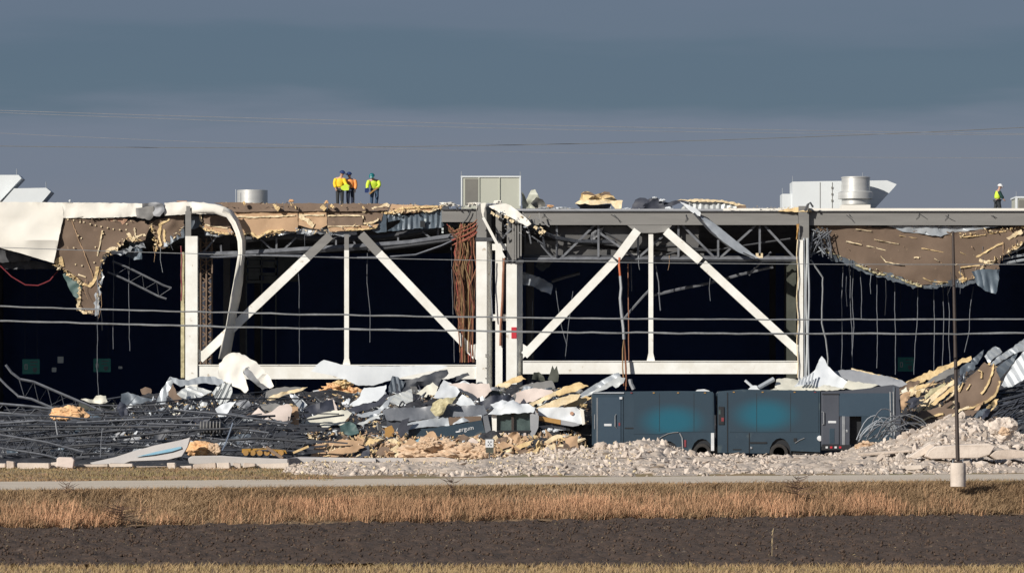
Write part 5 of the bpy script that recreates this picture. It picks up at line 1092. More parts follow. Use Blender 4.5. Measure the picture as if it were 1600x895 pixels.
tag(MB().tube([W(160,668,213), W(158,690,213), W(157,714,213)], .018, 4).build('thin_stake', 'wire_pale'), 'thin pale stake standing before the dark joists', 'stake')
tag(MB().tube([W(87,658,219), W(88,668,219), W(90,679,219)], .03, 5).build('short_hose', 'membrane_grey'), 'short pale hose hanging under the orange foam clump', 'hose')
ym1 = thing('crushed_machine', 'crushed yellow machine half hidden under the joists', 'machine', W(410, 716, 213))
MB().prism([(378,701),(410,700),(446,703),(448,708),(400,709),(378,707)], 213, .7).build('frame', 'yellow_machine', ym1); MB().bar(W(416,698,212.6), W(442,716,212.4), .12, .1).build('arm', 'brown_board', ym1); MB().bar(W(458,707,212.8), W(482,697,212.9), .09, .08).build('lever', 'foam', ym1)
for k in range(6): MB().lathe(W(384 + 11*k, 707, 212.95), [(.0, -.05), (.12, -.05), (.12, .05), (0, .05)], 10, 'y').build('roller', 'gold', ym1)

# -- right: layered wreck of deck boards
def RW(poly, m, label, name='roof_deck', cat='roof deck', **k): return D(name, poly, m, label, cat, **k)
o_, f_ = RW([(1497,640),(1496,612),(1506,598),(1520,584),(1538,566),(1546,572),(1553,568),(1557,580),(1563,592),(1560,608),(1545,628),(1528,638),(1510,643)], 'brown_board', 'largest curved brown roof deck in the right wreck behind the pole', dy=1.2, tilt=.35, crump=.25, cs=.6)
for pts, w in (([(1553,568),(1550,582),(1544,600),(1536,612),(1530,618)], 3), ([(1528,578),(1534,580),(1533,594)], 2.5), ([(1498,642),(1520,636),(1540,628),(1554,618),(1562,600),(1563,590)], 3.4), ([(1498,612),(1503,602),(1506,592)], 2.5), ([(1545,570),(1548,562)], 3), ([(1516,600),(1508,612)], 1.6)): torn('foam_edge', pts, w, 'foam', o_, f_, .08)
o_, f_ = RW([(1418,668),(1432,652),(1450,640),(1470,636),(1500,640),(1530,640),(1520,650),(1500,652),(1470,660),(1440,672),(1425,676)], 'brown_board', 'flat brown roof deck at the bottom of the right wreck', dy=1.0, tilt=.6)
torn('foam_edge', [(1424,664),(1445,655),(1462,648),(1478,646)], 3, 'foam', o_, f_, .08); torn('foam_edge', [(1478,652),(1490,648),(1500,640),(1518,634)], 3, 'foam_pale', o_, f_, .08)
RW([(1415,596),(1440,586),(1462,577),(1482,569),(1500,561),(1517,556),(1519,562),(1500,570),(1480,579),(1460,588),(1440,597),(1420,604)], 'foam', 'long cream broken edge running along the top of the right wreck', 'foam_board', 'foam board', dy=.2, tilt=.3, crump=.25, rough=2)
RW([(1445,600),(1460,588),(1480,577),(1494,571),(1496,586),(1474,592),(1455,600)], 'grey_primer', 'grey deck sheet under the cream edge of the right wreck', dy=.5, tilt=.6)
RW([(1500,575),(1512,566),(1524,566),(1522,578),(1508,586),(1500,586)], 'galv_dark', 'dark crumpled sheet right of the pole in the right wreck', 'metal_sheet', 'metal sheet', dy=.8, crump=.3)
slats = [([(1420,606),(1450,598),(1466,599),(1450,604),(1424,611)], 'foam'), ([(1418,614),(1446,606),(1450,611),(1420,620)], 'foam_pale'), ([(1430,640),(1450,622),(1470,606),(1490,593),(1492,598),(1472,614),(1452,632),(1436,646)], 'foam_pale'), ([(1438,644),(1460,626),(1480,610),(1494,600),(1494,606),(1478,618),(1458,634),(1444,650)], 'foam'),
         ([(1444,618),(1458,606),(1478,598),(1474,606),(1456,616),(1446,624)], 'fibre'), ([(1448,652),(1468,636),(1486,626),(1490,630),(1474,640),(1456,656)], 'brown_board'), ([(1470,640),(1480,630),(1493,624),(1494,634),(1484,644),(1474,650)], 'foam_pale'), ([(1426,652),(1440,640),(1446,642),(1436,656)], 'brown_board'), ([(1414,628),(1428,620),(1440,622),(1426,632)], 'tarp_dark'), ([(1408,610),(1416,604),(1420,618),(1412,624)], 'cream_sheet')]
sl = ['top cream board in the fan left of the pole', 'second cream board from the top of the fan', 'longest cream slat slanting up to the pole', 'yellower slat just below the longest cream slat', 'greenish fibre slat near the top of the fan', 'brown slat low in the fan of boards', 'short pale lump of foam beside the pole', 'small brown slat at the left of the fan', 'dark scrap under the fan of boards', 'white scrap wedged beside the right van corner']
for i, ((p, m_), l) in enumerate(zip(slats, sl)): RW(p, m_, l, 'deck_strip', 'board', dy=.6 + .12*i, tilt=.35, crump=.12, th=.1, rough=1.2)
for p, m_, l, cr_c in (([(1517,563),(1528,554),(1537,546),(1534,558),(1528,568),(1518,572)], 'galv_dark', 'dark corrugated scrap nearest the pole top of the right wreck', (40,.25,.04)), ([(1538,556),(1546,547),(1555,541),(1562,544),(1566,550),(1552,560),(1545,568)], 'galv', 'grey corrugated sheet at the peak of the right wreck', (45,.25,.05)),
    ([(1546,569),(1560,556),(1580,544),(1604,526),(1640,510),(1640,530),(1604,546),(1580,555),(1566,564),(1552,572)], 'galv', 'long grey corrugated sheet rising off the right edge', (60,.3,.05)), ([(1556,576),(1572,562),(1590,552),(1584,566),(1570,584),(1562,592)], 'galv_dark', 'dark sheet under the long rising corrugated sheet', (60,.3,.04)),
    ([(1564,606),(1570,590),(1582,570),(1600,548),(1640,520),(1640,590),(1600,592),(1582,604)], 'white_sheet', 'bright white fluted sheet at the far right edge', (30,.35,.06))):
    RW(p, m_, l, 'corrugated_sheet', 'metal sheet', dy=.9, tilt=.35, corr=cr_c, rough=.7)
random.seed(23)
b = MB()
for i in range(300):
    px = random.uniform(1525, 1680); py = random.uniform(606, 690); 
    if py < 640 - (px - 1525) * .45 + 20: continue
    Y = ym(px, py) - random.uniform(.1, .8); L_ = random.uniform(8, 40); a = random.uniform(-.9, .5); b.tube([W(px, py, Y), W(px + L_*.5*math.cos(a), py + L_*.5*math.sin(a) + random.uniform(-3, 3), Y - .1), W(px + L_*math.cos(a), py + L_*math.sin(a), Y)], random.uniform(.015, .045), 4)
tag(b.build('steel_tangle_litter', 'heap_steel'), 'dark tangle of bent steel behind the tall rubble heap', kind='stuff')
for i in range(12):
    x0 = random.uniform(1540, 1580); y0 = random.uniform(612, 660); joist(f"dark steel joist number of the far right tangle, {'upper' if y0 < 628 else 'middle' if y0 < 644 else 'lower'} one {where(X(x0, 225), 225, Z(650, 225))}".replace('number of', 'in'), [(x0,y0),(x0+60,y0-12+random.uniform(-8,8)),(x0+120,y0-20)], (0, random.uniform(6, 12), .2), ym(x0+20, y0) - .6, 'heap_steel', .045, 9, 'joists in the right tangle')
instances(50, in_band([(1400,1500,600,668,.1,.26),(1500,1560,565,650,.1,.22)]), BS, ['foam', 'foam_pale', 'brown_board', 'galv_dark'], 'deck_scrap', 'roof deck scrap', 'scrap', 'deck scraps in the right wreck', .1, .3, 1.2)
P = mound_points(500, (1400, 1600), (580, 690)); scatter('deck_litter', SLABS, P, RNG.uniform(.04, .16, len(P)), 'brown_board', stretch=(.8, 2.2))
P = mound_points(260, (1400, 1580), (580, 680)); scatter('foam_chip_litter', SLABS, P, RNG.uniform(.03, .1, len(P)), 'foam', stretch=(.8, 2.2))
cw = thing('wire_coil', 'springy loops of bent grey wire in front of the open van doorway', 'wire', W(1380, 694, 228))
for i in range(17):
    s = random.uniform(-12, 12); x0 = random.uniform(1338, 1385); pk = random.uniform(14, 50); x1 = x0 + random.uniform(36, 84); y0 = random.uniform(684, 693); Y = 228 + random.uniform(-.5, .6)
    MB().tube([W(x0 + (x1-x0)*t, y0 - pk * math.sin(math.pi * min(1, t*.8 + .02)) ** .8 + random.gauss(0, .6), Y + .3*t) for t in np.linspace(0, 1, 9)], .026, 4).build('loop', random.choice(('galv', 'wire_grey', 'joist_steel')), cw)
for px in (1391, 1396): tag(MB().tube([W(px, 612, 230.2), W(px + .5, 640, 230.1), W(px + 2, 680, 229.9)], .04, 5).build('bent_post', 'wire_grey'), ('thin grey rod hanging at the right end of the open van', 'second thin grey rod beside the right van corner')[px > 1393], 'rod')

# ------------------------------------------------------------------ vans
def place_wheel(px, py, rpx, Y, parent):
    r = rpx * Y / F; c = W(px, py, Y); w = MB().lathe(c + Vector((0, -.02, 0)), [(r*.62, -.03), (r*.72, -.04), (r*.95, -.02), (r, .05), (r, .22), (r*.9, .27)], 26, 'y').build('wheel', 'tyre', parent, True)
    MB().lathe(c + Vector((0, -.02, 0)), [(0.0, .01), (r*.2, -.03), (r*.28, .015), (r*.5, .03), (r*.56, -.03), (r*.64, -.03)], 22, 'y').build('rim', 'rim', w, True)
    for k in range(6): t = k * 1.047; MB().lathe(c + Vector((math.cos(t)*r*.4, -.02, math.sin(t)*r*.4)), [(0, -.02), (.022, -.02), (.022, .03)], 6, 'y').build('hole', 'van_trim', w)
    return w
def logo_panel(name, poly, Y, parent, cxy):
    m = mat('van_print_%d' % int(cxy[0]), (.032, .056, .080), None, .8, .38, bump=.02); nt = m.node_tree; N = nt.nodes; L = nt.links; b = N['Principled BSDF']
    g = N.new('ShaderNodeTexGradient'); g.gradient_type = 'SPHERICAL'; t = N.new('ShaderNodeTexCoord'); mp = N.new('ShaderNodeMapping'); L.new(t.outputs['Object'], mp.inputs[0]); L.new(mp.outputs[0], g.inputs[0])
    c = W(*cxy, Y) - wloc(parent); s = (.55, .5, 1.05); mp.inputs['Location'].default_value = (-c.x*s[0], -c.y*s[1], -c.z*s[2]); mp.inputs['Scale'].default_value = s
    r = N.new('ShaderNodeValToRGB'); r.color_ramp.interpolation = 'EASE'; r.color_ramp.elements[0].color = (.029, .051, .073, 1); r.color_ramp.elements[1].color = (.013, .100, .150, 1); r.color_ramp.elements[1].position = .75
    L.new(g.outputs[0], r.inputs[0]); L.new(r.outputs[0], b.inputs['Base Color'])
    return MB().prism(poly, Y, .03).build(name, m.name, parent)
def arch_poly(px, py, rx, ry, n=9, a0=math.pi, a1=0): return [(px + rx*math.cos(a), py - ry*math.sin(a)) for a in np.linspace(a0, a1, n)]
def fbox(px0, py0, px1, py1, Y, d, name, m, parent, bev=.012):
    o = MB().pbox(px0, py0, px1, py1, Y, d).build(name, m, parent)
    if bev: bv = o.modifiers.new('bevel', 'BEVEL'); bv.width = bev; bv.segments = 2
    return o
YV = 231.0
# left van
v1 = thing('delivery_van', 'left dark teal delivery van with side door and two wheels behind the rubble', 'van', W(1022, 720, YV))
body = MB().prism([(925,616),(928,612),(1000,611),(1060,610.5),(1110,611),(1115.5,614),(1116.5,690),(1115,690)] + arch_poly(1097, 708, 17, 23)[::-1] + [(1064,706)] + arch_poly(1040, 708, 21, 20)[::-1] + [(1012,708),(925,706)], YV, 2.2).build('body', 'van_blue', v1)
bv = body.modifiers.new('bevel', 'BEVEL'); bv.width = .04; bv.segments = 2; bv.limit_method = 'ANGLE'
fbox(930, 618.5, 974, 700, YV - .03, .05, 'door_frame', 'van_blue', v1); dr = fbox(934.5, 620.5, 970, 699, YV - .06, .05, 'door', 'van_door', v1)
fbox(932.2, 621, 933.8, 700, YV - .065, .03, 'door_seal', 'handle_metal', v1, 0); fbox(928.5, 647, 929.6, 670, YV - .05, .04, 'grab_bar', 'handle_metal', v1, 0)
hd_ = MB().tube([W(963,647,YV-.07), W(961,649,YV-.13), W(961,666,YV-.13), W(964,668.5,YV-.07)], .02, 6).build('handle', 'handle_metal', dr)
fbox(944, 661.7, 955.5, 665.2, YV - .075, .02, 'number_plate', 'print_white', dr, 0); fbox(968, 619.8, 972.5, 623.5, YV - .08, .04, 'lamp', 'print_white', v1); fbox(966.5, 660, 969, 665, YV - .07, .02, 'reflector', 'red_dim', dr, 0)
logo_panel('side_panel', [(990,612),(1114,612),(1114,674),(1056,674),(1052,675),(1040,676),(1030,678),(990,678)], YV - .02, v1, (1050, 658))
MB().tube([W(x, y, YV - .03) for x, y in ((1025,688),(1034,682),(1044,677),(1052,675.5),(1060,675))], .02, 5).build('crease', 'handle_metal', v1); MB().tube([W(1062,676,YV-.03), W(1066,684,YV-.03), W(1067,702,YV-.03)], .03, 5).build('arch_trim', 'handle_metal', v1)
fbox(976, 667.5, 990, 669.5, YV - .02, .03, 'seam', 'van_trim', v1, 0); fbox(926, 612.5, 975, 614.5, YV - .05, .06, 'roof_rail', 'galv', v1, 0)
for px in (1040, 1097): MB().lathe(W(px, 708, YV + .12), [(0, .3), (.72, .3), (.72, .0)], 20, 'y').build('wheel_well', 'van_trim', v1)
place_wheel(1097, 706.5, 14.2, YV, v1); place_wheel(1040, 710, 14, YV + .1, v1)
fbox(1111, 676, 1116, 704, YV - .1, .1, 'mud_flap', 'print_white', v1); fbox(1069, 687, 1072, 698, YV - .03, .03, 'reflector', 'red_dim', v1, 0)
MB().prism([(1086,612),(1090,608.5),(1100,607.5),(1108,610),(1110,612)], YV + .5, .6).build('roof_vent', 'print_white', v1)
for x in (1030, 1084): fbox(x, 614, x + .6, 674, YV - .026, .02, 'panel_seam', 'van_trim', v1, 0)
for x in (985, 1020, 1058, 1100): fbox(x, 612.6, x + 3, 614.2, YV - .05, .03, 'marker_lamp', 'gold' if x > 1000 else 'red_dim', v1, 0)
fbox(976, 697, 1012, 700, YV - .04, .04, 'rub_rail', 'van_trim', v1, 0)
# middle van
v2 = thing('delivery_van', 'middle dark teal delivery van with one visible wheel and a black rear window', 'van', W(1202, 720, YV))
body = MB().prism([(1121.5,614),(1124,611),(1160,608),(1220,609),(1281.5,610),(1281.5,706),(1236,704)] + arch_poly(1219, 708, 17, 24, 9, 0, math.pi) + [(1200,708),(1121.5,707)], YV - .15, 2.2).build('body', 'van_blue', v2)
bv = body.modifiers.new('bevel', 'BEVEL'); bv.width = .04; bv.segments = 2; bv.limit_method = 'ANGLE'
Y2 = YV - .15
logo_panel('side_panel', [(1140,612),(1279,612),(1279,675),(1140,675)], Y2 - .02, v2, (1195, 648))
fbox(1122.5, 635, 1131.5, 663, Y2 - .05, .08, 'corner_window', 'van_trim', v2); fbox(1123, 640, 1126, 647, Y2 - .06, .02, 'reflection_pane', 'glass_dark', v2, 0); fbox(1127, 652, 1131, 658, Y2 - .06, .02, 'tail_lamp', 'red_dim', v2, 0)  # corner window is a plain near-black plate
fbox(1136, 613, 1137.2, 706, Y2 - .025, .03, 'seam', 'van_trim', v2, 0); fbox(1170, 676, 1171, 707, Y2 - .025, .03, 'seam', 'van_trim', v2, 0)
fbox(1172.5, 697.5, 1175.5, 701, Y2 - .04, .04, 'fuel_cap', 'handle_metal', v2); fbox(1145, 701, 1158, 702.5, Y2 - .025, .03, 'step_seam', 'van_trim', v2, 0)
MB().lathe(W(1219, 708, Y2 + .12), [(0, .3), (.66, .3), (.66, .0)], 20, 'y').build('wheel_well', 'van_trim', v2); place_wheel(1217, 707, 14.5, Y2, v2)
for x in (1182, 1235): fbox(x, 614, x + .6, 674, Y2 - .026, .02, 'panel_seam', 'van_trim', v2, 0)
for x in (1145, 1190, 1240, 1272): fbox(x, 611.5, x + 3, 613, Y2 - .05, .03, 'marker_lamp', 'gold' if x < 1260 else 'red_dim', v2, 0)
fbox(1172, 690, 1198, 692.5, Y2 - .04, .04, 'rub_rail', 'van_trim', v2, 0)
fbox(1240, 684, 1245, 690, Y2 - .03, .04, 'dent_plate', 'van_trim', v2); MB().tube([W(1242,692,Y2-.03), W(1250,687,Y2-.03), W(1257,684,Y2-.03)], .018, 4).build('scratch', 'handle_metal', v2)
fbox(1232, 704, 1281, 709, Y2 + .1, .3, 'sill', 'van_trim', v2); MB().lathe(W(1281, 684.5, Y2 - .02), [(0, -.06), (.12, -.05), (.13, 0), (.13, .05)], 16, 'y').build('round_lamp', 'print_white', v2, True)
# right van, its end turned this way, doorway open
v3 = thing('delivery_van', 'right dark grey-blue van with open black doorway and white roof sheets on top', 'van', W(1345, 716, YV))
Y3 = YV - .25
body = MB().prism([(1283,611),(1320,610),(1360,606),(1396,601),(1405,604),(1408,640),(1406,690),(1347,692),(1347,650),(1327,650),(1327,697),(1283,697)], Y3, 2.4).build('body', 'van_grey', v3)
fbox(1328, 650, 1346, 693, Y3 + .35, .05, 'doorway', 'van_trim', v3, 0); fbox(1346, 636, 1394, 690, Y3 - .02, .03, 'side_panel', 'van_blue', v3, 0); fbox(1311, 614, 1394, 650, Y3 - .03, .03, 'header_panel', 'van_door', v3, 0)
dr = fbox(1285, 616, 1311, 694, Y3 - .05, .05, 'door', 'van_grey', v3); MB().tube([W(1284,643,Y3-.06), W(1287,643.5,Y3-.13), W(1287,662,Y3-.13), W(1285,663.5,Y3-.06)], .022, 6).build('handle', 'handle_metal', dr)
fbox(1294, 657.2, 1306.5, 660.6, Y3 - .065, .02, 'number_plate', 'print_white', dr, 0); fbox(1296, 669, 1304, 692, Y3 - .06, .02, 'recess', 'van_blue', dr); fbox(1285, 614.5, 1311, 616.5, Y3 - .07, .05, 'door_header', 'van_trim', v3, 0)
fbox(1316, 650, 1320.5, 695, Y3 - .08, .06, 'door_edge', 'handle_metal', v3); fbox(1320.5, 650, 1327.5, 699, Y3 - .06, .05, 'inner_door', 'van_grey', v3); fbox(1322, 671, 1325, 675, Y3 - .08, .03, 'latch', 'handle_metal', v3)
bp_ = fbox(1284, 694.5, 1330, 703, Y3 - .12, .3, 'bumper', 'van_trim', v3)
for px in (1290, 1297, 1304, 1311): fbox(px, 697, px + 3.5, 700, Y3 - .14, .03, 'reflector', 'red' if px % 2 else 'print_white', bp_, 0)
fbox(1395, 604, 1398, 690, Y3 - .05, .06, 'corner_post', 'galv_dark', v3, 0)
# roofing thrown over the vans
D('roof_sheet', [(1202,609),(1211,606),(1213,592),(1230,590),(1248,594),(1266,598),(1300,603),(1322,607),(1300,610),(1240,610)], 'cream_sheet', 'beige roof sheet lying on the middle van', 'roof sheet', Y=232.2, tilt=1.4, crump=.12, smooth=True)
D('roof_sheet', [(1240,604),(1250,594),(1262,588),(1274,577),(1280,562),(1284,556),(1289,562),(1293,571),(1304,582),(1320,593),(1332,600),(1314,607),(1290,606),(1268,603)], 'white_sheet', 'peaked white roof sheet standing on the vans', 'roof sheet', Y=232.6, tilt=.9, crump=.25, cs=.9, rough=.5)
D('roof_sheet', [(1300,580),(1316,577),(1335,578),(1360,584),(1390,588),(1410,594),(1418,600),(1396,606),(1365,600),(1330,596),(1312,588)], 'membrane_grey', 'grey roof sheet stretched over the right van', 'roof sheet', Y=233.6, tilt=1.2, crump=.12)
D('roof_sheet', [(1318,606),(1325,594),(1345,597),(1372,601),(1360,606),(1335,609)], 'cream_sheet', 'cream wedge of roofing on the right van front edge', 'roof sheet', Y=232.0, tilt=1.2, crump=.1)
torn('torn_edge', [(1330,577),(1345,580),(1362,584),(1385,589),(1408,594)], 3, 'foam_pale', [o for o in COL.objects if o.get('label', '') == 'grey roof sheet stretched over the right van'][0], 234.2, .1)
for k in range(5): D('pleat', [(1246+5*k,600),(1250+5*k,590-2*k),(1252+5*k,590-2*k),(1249+5*k,601)], 'galv', ('first', 'second', 'third', 'fourth', 'fifth')[k] + ' dark pleat from the left on the peaked white sheet', 'strip', Y=231.9, tilt=.6, crump=.02, rough=.2)
tag(MB().tube([W(1164,594,231.8), W(1172,601,231.8), W(1180,608,231.8)], .06, 5).build('bent_scrap', 'white_sheet'), 'short white rod sticking up from the middle van roof', 'rod')
D('white_scrap', [(1168,609),(1174,603),(1182,602),(1188,609)], 'white_sheet', 'small white scrap on the middle van roof', 'scrap', Y=231.6, tilt=.2)
tag(MB().tube([W(1185,606,231.8), W(1197,599,231.9), W(1209,592,232)], .11, 8).build('short_pipe', 'galv'), 'short grey pipe resting on the middle van roof', 'pipe')
# crushed vans in the middle
v4 = thing('crushed_van', 'crushed dark van with white lettering on its flank in front of the columns', 'van', W(690, 700, 230))
sheet('roof', [(598,640),(612,637),(648,637),(680,633.5),(720,634),(756,632),(762,646),(754,650),(690,651.5),(640,658),(604,656)], 'van_hood_grey', 231.2, th=1.6, tilt=.5, crump=.25, cs=.8, rough=1.0, parent=v4)
MB().prism([(604,656),(640,658),(640,690),(606,690)], 231.1, 1.5).build('side', 'van_grey', v4)
sheet('hood', [(634,661),(680,652.5),(720,652),(752,648.5),(753,656),(726,659),(700,665),(668,666),(640,671)], 'galv', 230.4, th=.5, tilt=.6, crump=.2, cs=1, rough=.8, parent=v4); MB().prism([(700,652.5),(730,650.5),(752,649.5),(752,656),(722,661),(702,664)], 230.34, .05).build('brown_stain_panel', 'brown_board', v4)
fp = MB().prism([(638,671),(700,665),(753,656),(757,672),(762,692),(700,692),(640,690)], 230.3, .9).build('flank', 'van_blue', v4)
MB().prism([(754,650),(762,648),(768,676),(764,692),(758,674)], 230.25, .5).build('corner_panel', 'van_hood_grey', v4)
fc = bpy.data.curves.new('lettering', 'FONT'); fc.body = 'ergum'; fc.size = .27; fc.extrude = .004
fo = bpy.data.objects.new('lettering_src', fc); COL.objects.link(fo); bpy.context.view_layer.update()
lm = bpy.data.meshes.new_from_object(fo.evaluated_get(bpy.context.evaluated_depsgraph_get())); COL.objects.unlink(fo); bpy.data.objects.remove(fo)
lm.materials.clear(); lm.materials.append(MATS['print_white']); lo = link('lettering', lm, fp, W(717, 674.5, 230.28) - wloc(fp)); lo.rotation_euler = (R(90), R(-10), 0)
MB().prism([(712,673.5),(719,672.5),(719.2,674.5),(712.2,675.5)], 230.27, .02).build('lettering_bar', 'print_white', fp)
MB().prism([(620,672),(628,656),(640,652),(636,664),(646,662),(634,676),(626,684)], 229.9, .1).build('torn_flap', 'tarp_dark', v4)
MB().prism([(601,668),(612,664),(616,672),(614,682),(602,684)], 229.95, .2).build('orange_lamp_box', 'gold', v4)
v5 = thing('crushed_van', 'crushed white van with cracked windscreen facing the road', 'van', W(802, 692, 230))
sheet('roof', [(762,647),(772,637),(784,634),(795,626),(802,624),(812,631),(824,630),(836,637),(833,645),(800,645),(776,648)], 'white_sheet', 230.1, th=1.2, tilt=.9, crump=.3, cs=1.2, rough=1.2, parent=v5)
MB().prism([(768,646),(776,645),(776,676),(780,684),(784,692),(770,686)], 230.1, .4).build('pillar', 'white_paint', v5)
MB().prism([(828,644),(836,640),(842,650),(841,668),(834,682),(829,684)], 230.1, .4).build('pillar', 'membrane_grey', v5)
MB().prism([(776,646),(799,644),(799,673),(776,672)], 230.3, .04).build('windscreen', 'glass_dark', v5); MB().prism([(803,644),(828,643),(829,672),(803,673)], 230.3, .04).build('windscreen', 'glass_dark', v5)
MB().pbox(799, 643, 803, 674, 230.15, .2).build('mullion', 'pole_brown', v5); MB().pbox(776, 672, 830, 675, 230.1, .3).build('dashboard', 'van_trim', v5)
MB().prism([(774,675),(830,675),(834,690),(778,694)], 230.2, .6).build('grille', 'galv_dark', v5)
for x in (780, 787, 794, 808, 818): MB().pbox(x, 676, x + 4, 688, 230.1, .1).build('grille_bar', 'pink_sheet', v5)
MB().prism([(790,638),(799,636.5),(808,638),(799,639)], 230.12, .05).build('roof_slot', 'van_trim', v5)
v6 = thing('white_box', 'white box body lying on its side left of the left van', 'box', W(874, 668, 231))
sheet('shell', [(841,637),(870,636),(900,636),(906,640),(911,662),(884,661),(870,656),(842,648)], 'white_sheet', 231, th=1.2, tilt=.1, crump=.12, cs=1.2, rough=.6, parent=v6); MB().prism([(906,637),(912,640),(914,662),(910,664)], 230.9, 1.2).build('end_cap', 'membrane', v6)
MB().lathe(W(893.5, 645.5, 230.97), [(0, -.02), (.085, -.02), (.085, .02)], 14, 'y').build('round_stain', 'rose_board', v6)
MB().prism([(840,665),(862,664),(884,668),(884,672),(850,671)], 230.9, .5).build('lower_rail', 'white_sheet', v6)
gb = thing('fallen_beam', 'gold-brown fallen beam with grey end in front of the white box', 'beam', W(850, 664, 230.6))
MB().prism([(823,646),(876,655.5),(876,663),(826,653)], 230.4, .3).build('shaft', 'gold', gb); MB().prism([(876,655.5),(900,660),(906,664),(895,666),(876,663)], 230.42, .28).build('end_piece', 'membrane_grey', gb); MB().prism([(826,653),(876,663),(876,664.5),(826,655)], 230.5, .3).build('underside', 'pole_brown', gb)
D('dark_axle', [(842,672),(870,668),(906,662),(924,664),(924,684),(900,688),(860,686),(846,684)], 'van_trim', 'dark chassis wreck under the white box', 'wreck', Y=231.6, tilt=.3, crump=.3)
for i, (x, y) in enumerate(((850,674),(860,671),(868,673))): lump(x, y, 10, 5, 230.4, 'white_sheet', ('left', 'middle', 'right')[i] + ' of three small white bags under the white box', 'white_bag', 'bag', 40 + i, .3)
# small post sign and light pole
sg = thing('post_sign', 'small white square sign on a dark post in front of the crushed vans', 'sign', W(765, 724, 222))
MB().pbox(758.5, 686, 771, 698.5, 222, .03).build('board', 'print_white', sg); MB().pbox(759, 699, 771, 707, 222, .04).build('lower_board', 'tarp_olive', sg); MB().pbox(764, 690, 765.8, 726, 222.05, .05).build('post', 'dark_steel', sg); MB().pbox(757.6, 684.5, 771.9, 686, 222, .04).build('top_rail', 'dark_steel', sg)
for x, y in ((762, 689), (766, 689), (762, 694.5), (766, 694.5), (764, 691.8)): MB().pbox(x, y, x + 2, y + 1.8, 221.99, .01).build('print_mark', 'dark_steel', sg)
lp = thing('light_pole', 'thin dark brown light pole on a pale concrete base beside the road', 'light pole', (X(1497, 167), 167, 0))
MB().lathe((X(1497, 167), 167, -.1), [(.25, 0), (.255, .4), (.25, .74), (.235, .77), (0.1, .775)], 28).build('base', 'concrete_pale', lp, True)
MB().tube([(X(1496.5, 167), 167, .76), (X(1494, 167), 167, 3.0), (X(1491, 167), 167, 6), (X(1489, 167), 167, Z(362, 167))], .068, 10, .045).build('shaft', 'pole_brown', lp, True)
MB().pbox(1490, 720, 1503.5, 722.5, 166.86, .28).build('base_plate', 'pole_brown', lp)
for x in (1488.5, 1504): MB().tube([(X(x, 167), 166.9, .66), (X(x, 167), 166.9, .76)], .018, 6).build('bolt', 'galv', lp)

# ------------------------------------------------------------------ on the roof
YR_ = 254.0
hv = thing('intake_hood', 'larger white sheet-metal intake hood cut by the left edge of the view', 'rooftop hood', W(0, 316, YR_))
MB().prism([(-60,273.5),(29,273.5),(33.5,278.5),(2,312),(-10,326),(-60,326)], YR_, 2).build('hood', 'vent_white', hv); MB().tube([W(26,264,YR_+.2), W(26,274,YR_+.2)], .02, 4).build('rod', 'galv', hv)
hv = thing('intake_hood', 'smaller white slanted intake hood at the left of the roof', 'rooftop hood', W(40, 316, YR_ - 1))
MB().prism([(3,316),(22,294.5),(72,293.5),(79.5,299.5),(64,318),(3,326)], YR_ - 1, 2).build('hood', 'vent_white', hv); MB().tube([W(72,284,YR_-.8), W(72,294,YR_-.8)], .02, 4).build('rod', 'galv', hv)
hv = thing('exhaust_drum', 'short galvanised exhaust drum on the left half of the roof', 'rooftop vent', W(393, 322, YR_))
r_ = 24 * YR_ / F; MB().lathe((X(393, YR_), YR_ + .8, Z(326, YR_)), [(r_, 0), (r_, .94), (r_*.96, .95), (r_*.95, .7)], 40).build('drum', 'duct_steel', hv, True); MB().tube([W(368.5,296,YR_), W(368.5,318,YR_)], .02, 5).build('edge_rod', 'galv', hv)
ru = thing('rooftop_unit', 'large beige box air unit with dark grey end panel above the twin columns', 'rooftop unit', W(768, 326, YR_))
MB().pbox(721, 276, 813, 330, YR_, 2.4).build('casing', 'rtu_beige', ru); MB().pbox(720, 275, 814, 277.2, YR_ - .06, 2.5).build('top_rim', 'vent_white', ru); MB().pbox(726.5, 279.5, 747, 320, YR_ - .04, .04).build('end_panel', 'rtu_panel', ru)
for x in (720.2, 747.2, 780, 811.5): MB().pbox(x, 277.3, x + (1.2 if x == 780 else 2.2), 322, YR_ - .05, .05).build('seam' if x == 780 else 'corner_post', 'rtu_beige' if x in (780, 747.2) else 'vent_white', ru)
for x in (721, 813): MB().tube([W(x, 268, YR_), W(x, 276, YR_)], .018, 4).build('lifting_rod', 'galv', ru)
D('torn_duct', [(815,299),(822,312),(830,297),(836,296),(842,308),(846,316),(836,326),(816,326)], 'rtu_beige', 'torn beige duct end right of the beige air unit', 'duct', Y=YR_, tilt=.1, crump=.4)
D('torn_duct', [(829,318),(838,308),(848,312),(852,318),(852,328),(840,329)], 'rtu_panel', 'dark crumpled duct scrap beside the torn beige duct', 'duct', Y=YR_ - .6, tilt=.1, crump=.4)
RD = thing('white_air_unit', 'long white air unit with slanted right hood on the right of the roof', 'rooftop unit', W(1310, 330, YR_ + 1))
MB().prism([(1238,284),(1300,283),(1386,282),(1401,288),(1398,292),(1365,328),(1364,336),(1238,336)], YR_ + 1, 2.4).build('casing', 'vent_white', RD); MB().pbox(1222, 303, 1238, 334, YR_ + 1.1, 2).build('side_box', 'vent_white', RD)
for x in (1281, 1300): MB().pbox(x, 285, x + .8, 326, YR_ + .98, .02).build('panel_seam', 'rtu_panel', RD)
for x, y in ((1300,292),(1300,302),(1300,312)): MB().pbox(x - 1, y, x + 1.4, y + 3, YR_ + .95, .04).build('hinge', 'rtu_panel', RD)
